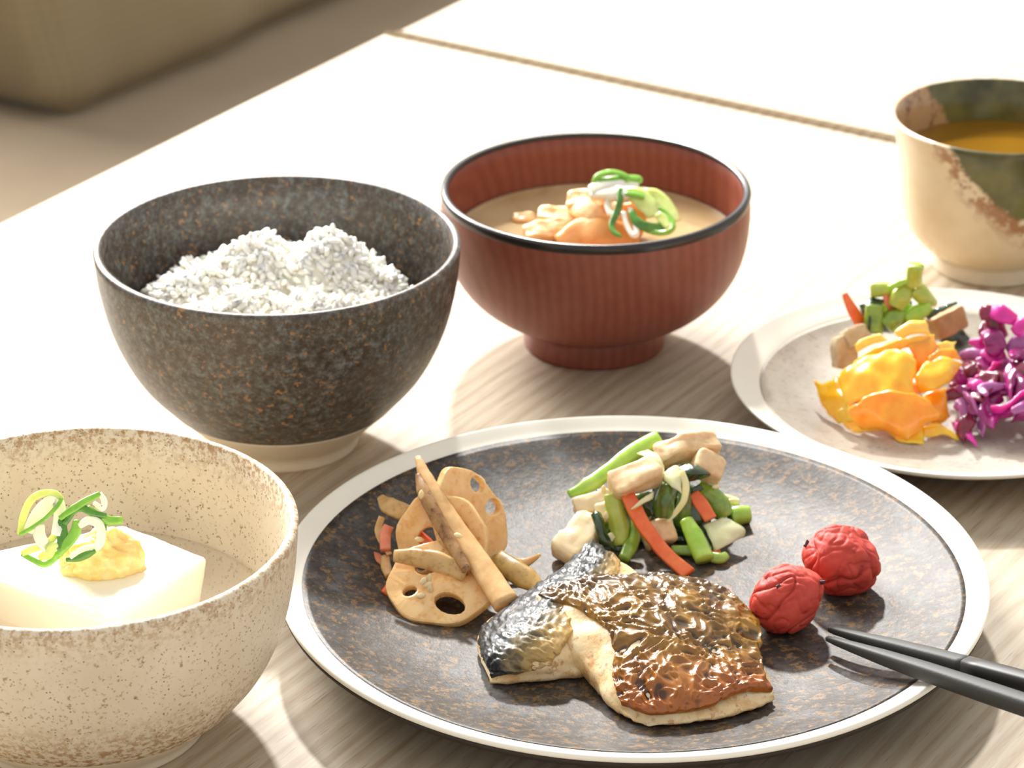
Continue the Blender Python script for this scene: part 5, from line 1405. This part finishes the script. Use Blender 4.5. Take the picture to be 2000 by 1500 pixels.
def ginger():
    A_, B_ = T(170, 660, 0), T(600, 660, 0)
    c = T(425, 630, 0)
    bm = bmesh.new(); bmesh.ops.create_icosphere(bm, subdivisions=5, radius=1)
    for v in bm.verts:
        p = v.co.copy()
        k = 1 + 0.25 * noise.noise(p * 1.6 + Vector((3, 0, 0))) + 0.14 * noise.noise(p * 4.2) + 0.07 * noise.noise(p * 9)
        q = Vector((p.x * .0145 * k, p.y * .0085 * k, max(-.1, p.z) * .0128 * k))
        if p.x > .5: q.x += (p.x - .5) * .004; 
        v.co = c + q
    me = bpy.data.meshes.new('ginger'); bm.to_mesh(me); bm.free()
    me.polygons.foreach_set('use_smooth', [True] * len(me.polygons))
    return fix_normals(me)
piece('grated_ginger', 'heap of pale yellow grated ginger on the white tofu', 'ginger', ginger(), M_GING)
U = Zm(0, 930, 5.5567, 0.0585)
G_T = 'spring onion slices on the tofu'
def rt(P, w, t, m, label, up=(0.1, -.8, .4), seed=0, closed=False):
    w = [x * 0.75 for x in w]
    return ribbon(P, w, t, m, label, G_T, up, closed, seed)
rt([U(215, 630, 12), U(250, 450, 17), U(330, 270, 22), U(450, 190, 24), U(600, 190, 24), U(680, 260, 22)], [.0010, .0014, .0015, .0014, .0013, .0010], .0005, M_LEEKL, 'tall pale loop at the left top of the spring onion heap', seed=1)
rt([U(215, 630, 12.5), U(350, 560, 15), U(500, 450, 18), U(620, 320, 21), U(670, 240, 23)], [.0007, .0008, .0008, .0008, .0007], .0005, M_LEEKG, 'thin green strand crossing the tall pale loop', seed=2)
rt([U(300, 600, 13), U(400, 430, 17), U(520, 300, 21), U(620, 260, 22), U(650, 420, 18), U(600, 640, 13)], [.0020, .0026, .0026, .0022, .0024, .0018], .0005, M_LEEKW, 'broad white ring inside the tall pale loop', seed=3)
rt([U(640, 300, 20), U(680, 420, 17), U(620, 600, 13), U(500, 740, 10), U(330, 800, 8), U(240, 840, 6.5)], [.0010, .0013, .0014, .0014, .0014, .0010], .0005, M_LEEKL, 'pale strand sweeping down to the left of the heap', seed=4)
rt([U(240, 840, 6), U(360, 910, 4.5), U(480, 960, 3), U(580, 900, 4.5), U(680, 790, 8), U(790, 620, 13)], [.0010, .0011, .0012, .0014, .0016, .0012], .0006, M_LEEKG, 'green strand curving under the front of the heap', seed=5)
rt([U(650, 460, 18), U(800, 350, 21), U(950, 260, 23), U(1080, 190, 24)], [.0010, .0014, .0014, .0010], .0007, M_LEEKG, 'straight bright green strand pointing up to the right', seed=6)
rt([U(1080, 190, 24), U(1130, 270, 22), U(1110, 350, 20), U(1020, 290, 21.5)], [.0010, .0012, .0012, .0008], .0005, M_LEEKW, 'white curl at the tip of the straight green strand', seed=7)
rt([U(700, 520, 16), U(800, 380, 20), U(900, 350, 20.5), U(1000, 400, 19), U(1150, 430, 17.5)], [.0010, .0013, .0014, .0013, .0010], .0007, M_LEEKD, 'dark green strand arching over the middle of the heap', seed=8)
rt([U(950, 340, 20.5), U(1080, 430, 17.5), U(1180, 480, 15.5), U(1330, 480, 15)], [.0010, .0014, .0018, .0014], .0007, M_LEEKG, 'green strand reaching right above the ginger', seed=9)
rt([U(1080, 450, 17), U(1120, 520, 14.5), U(1140, 590, 12.5)], [.0012, .0014, .0008], .0006, M_LEEKD, 'short dark green end hanging at the right', seed=10)
rt([U(680, 470, 17), U(670, 580, 14), U(680, 680, 11.5), U(640, 800, 8.5)], [.0016, .0022, .0022, .0012], .0007, M_LEEKD, 'dark green slice in the middle of the heap', seed=11)
rt([U(830, 480, 17), U(820, 600, 13.5), U(740, 720, 10.5), U(640, 850, 7)], [.0014, .0022, .0020, .0010], .0007, M_LEEKG, 'bright green slice running down the middle of the heap', seed=12)
rt([U(860, 540, 15.5), U(960, 480, 17), U(1060, 510, 16), U(1100, 620, 13), U(1060, 760, 9.5), U(900, 800, 8), U(760, 880, 6)], [.0012, .0016, .0018, .0018, .0016, .0014, .0010], .0006, M_LEEKW, 'large white ring in front of the ginger', seed=13)
rt([U(720, 910, 5), U(850, 890, 5.6), U(950, 850, 7), U(1030, 810, 8.5)], [.0008, .0014, .0014, .0008], .0006, M_LEEKD, 'dark green band below the large white ring', seed=14)
rt([U(430, 890, 5), U(520, 840, 7), U(560, 780, 9), U(620, 740, 10.5)], [.0012, .0022, .0020, .0010], .0006, M_LEEKL, 'pale green slice low at the left of the heap', seed=15)
rt([U(440, 520, 16), U(430, 640, 13), U(480, 740, 10), U(560, 830, 7)], [.0016, .0024, .0024, .0014], .0006, M_LEEKW, 'white slice behind the low pale strand', seed=16)

# ------------------------------------------------------------------ tea
def tea_mat():
    m, nt, b = mat('green_tea')
    v = coords(nt)
    setc(nt, b, ramp(nt, noise_tex(nt, v, 30, 2, .5), [(0.3, lin(142, 100, 22)), (0.7, lin(158, 114, 30))]))
    b.inputs['Roughness'].default_value = 0.05
    b.inputs['Transmission Weight'].default_value = 0.25
    b.inputs['IOR'].default_value = 1.33
    return m
liquid('tea', 'golden brown tea filling the green glazed cup', 'tea', TC, 0.0414, 0.0525, tea_mat(), .0008)
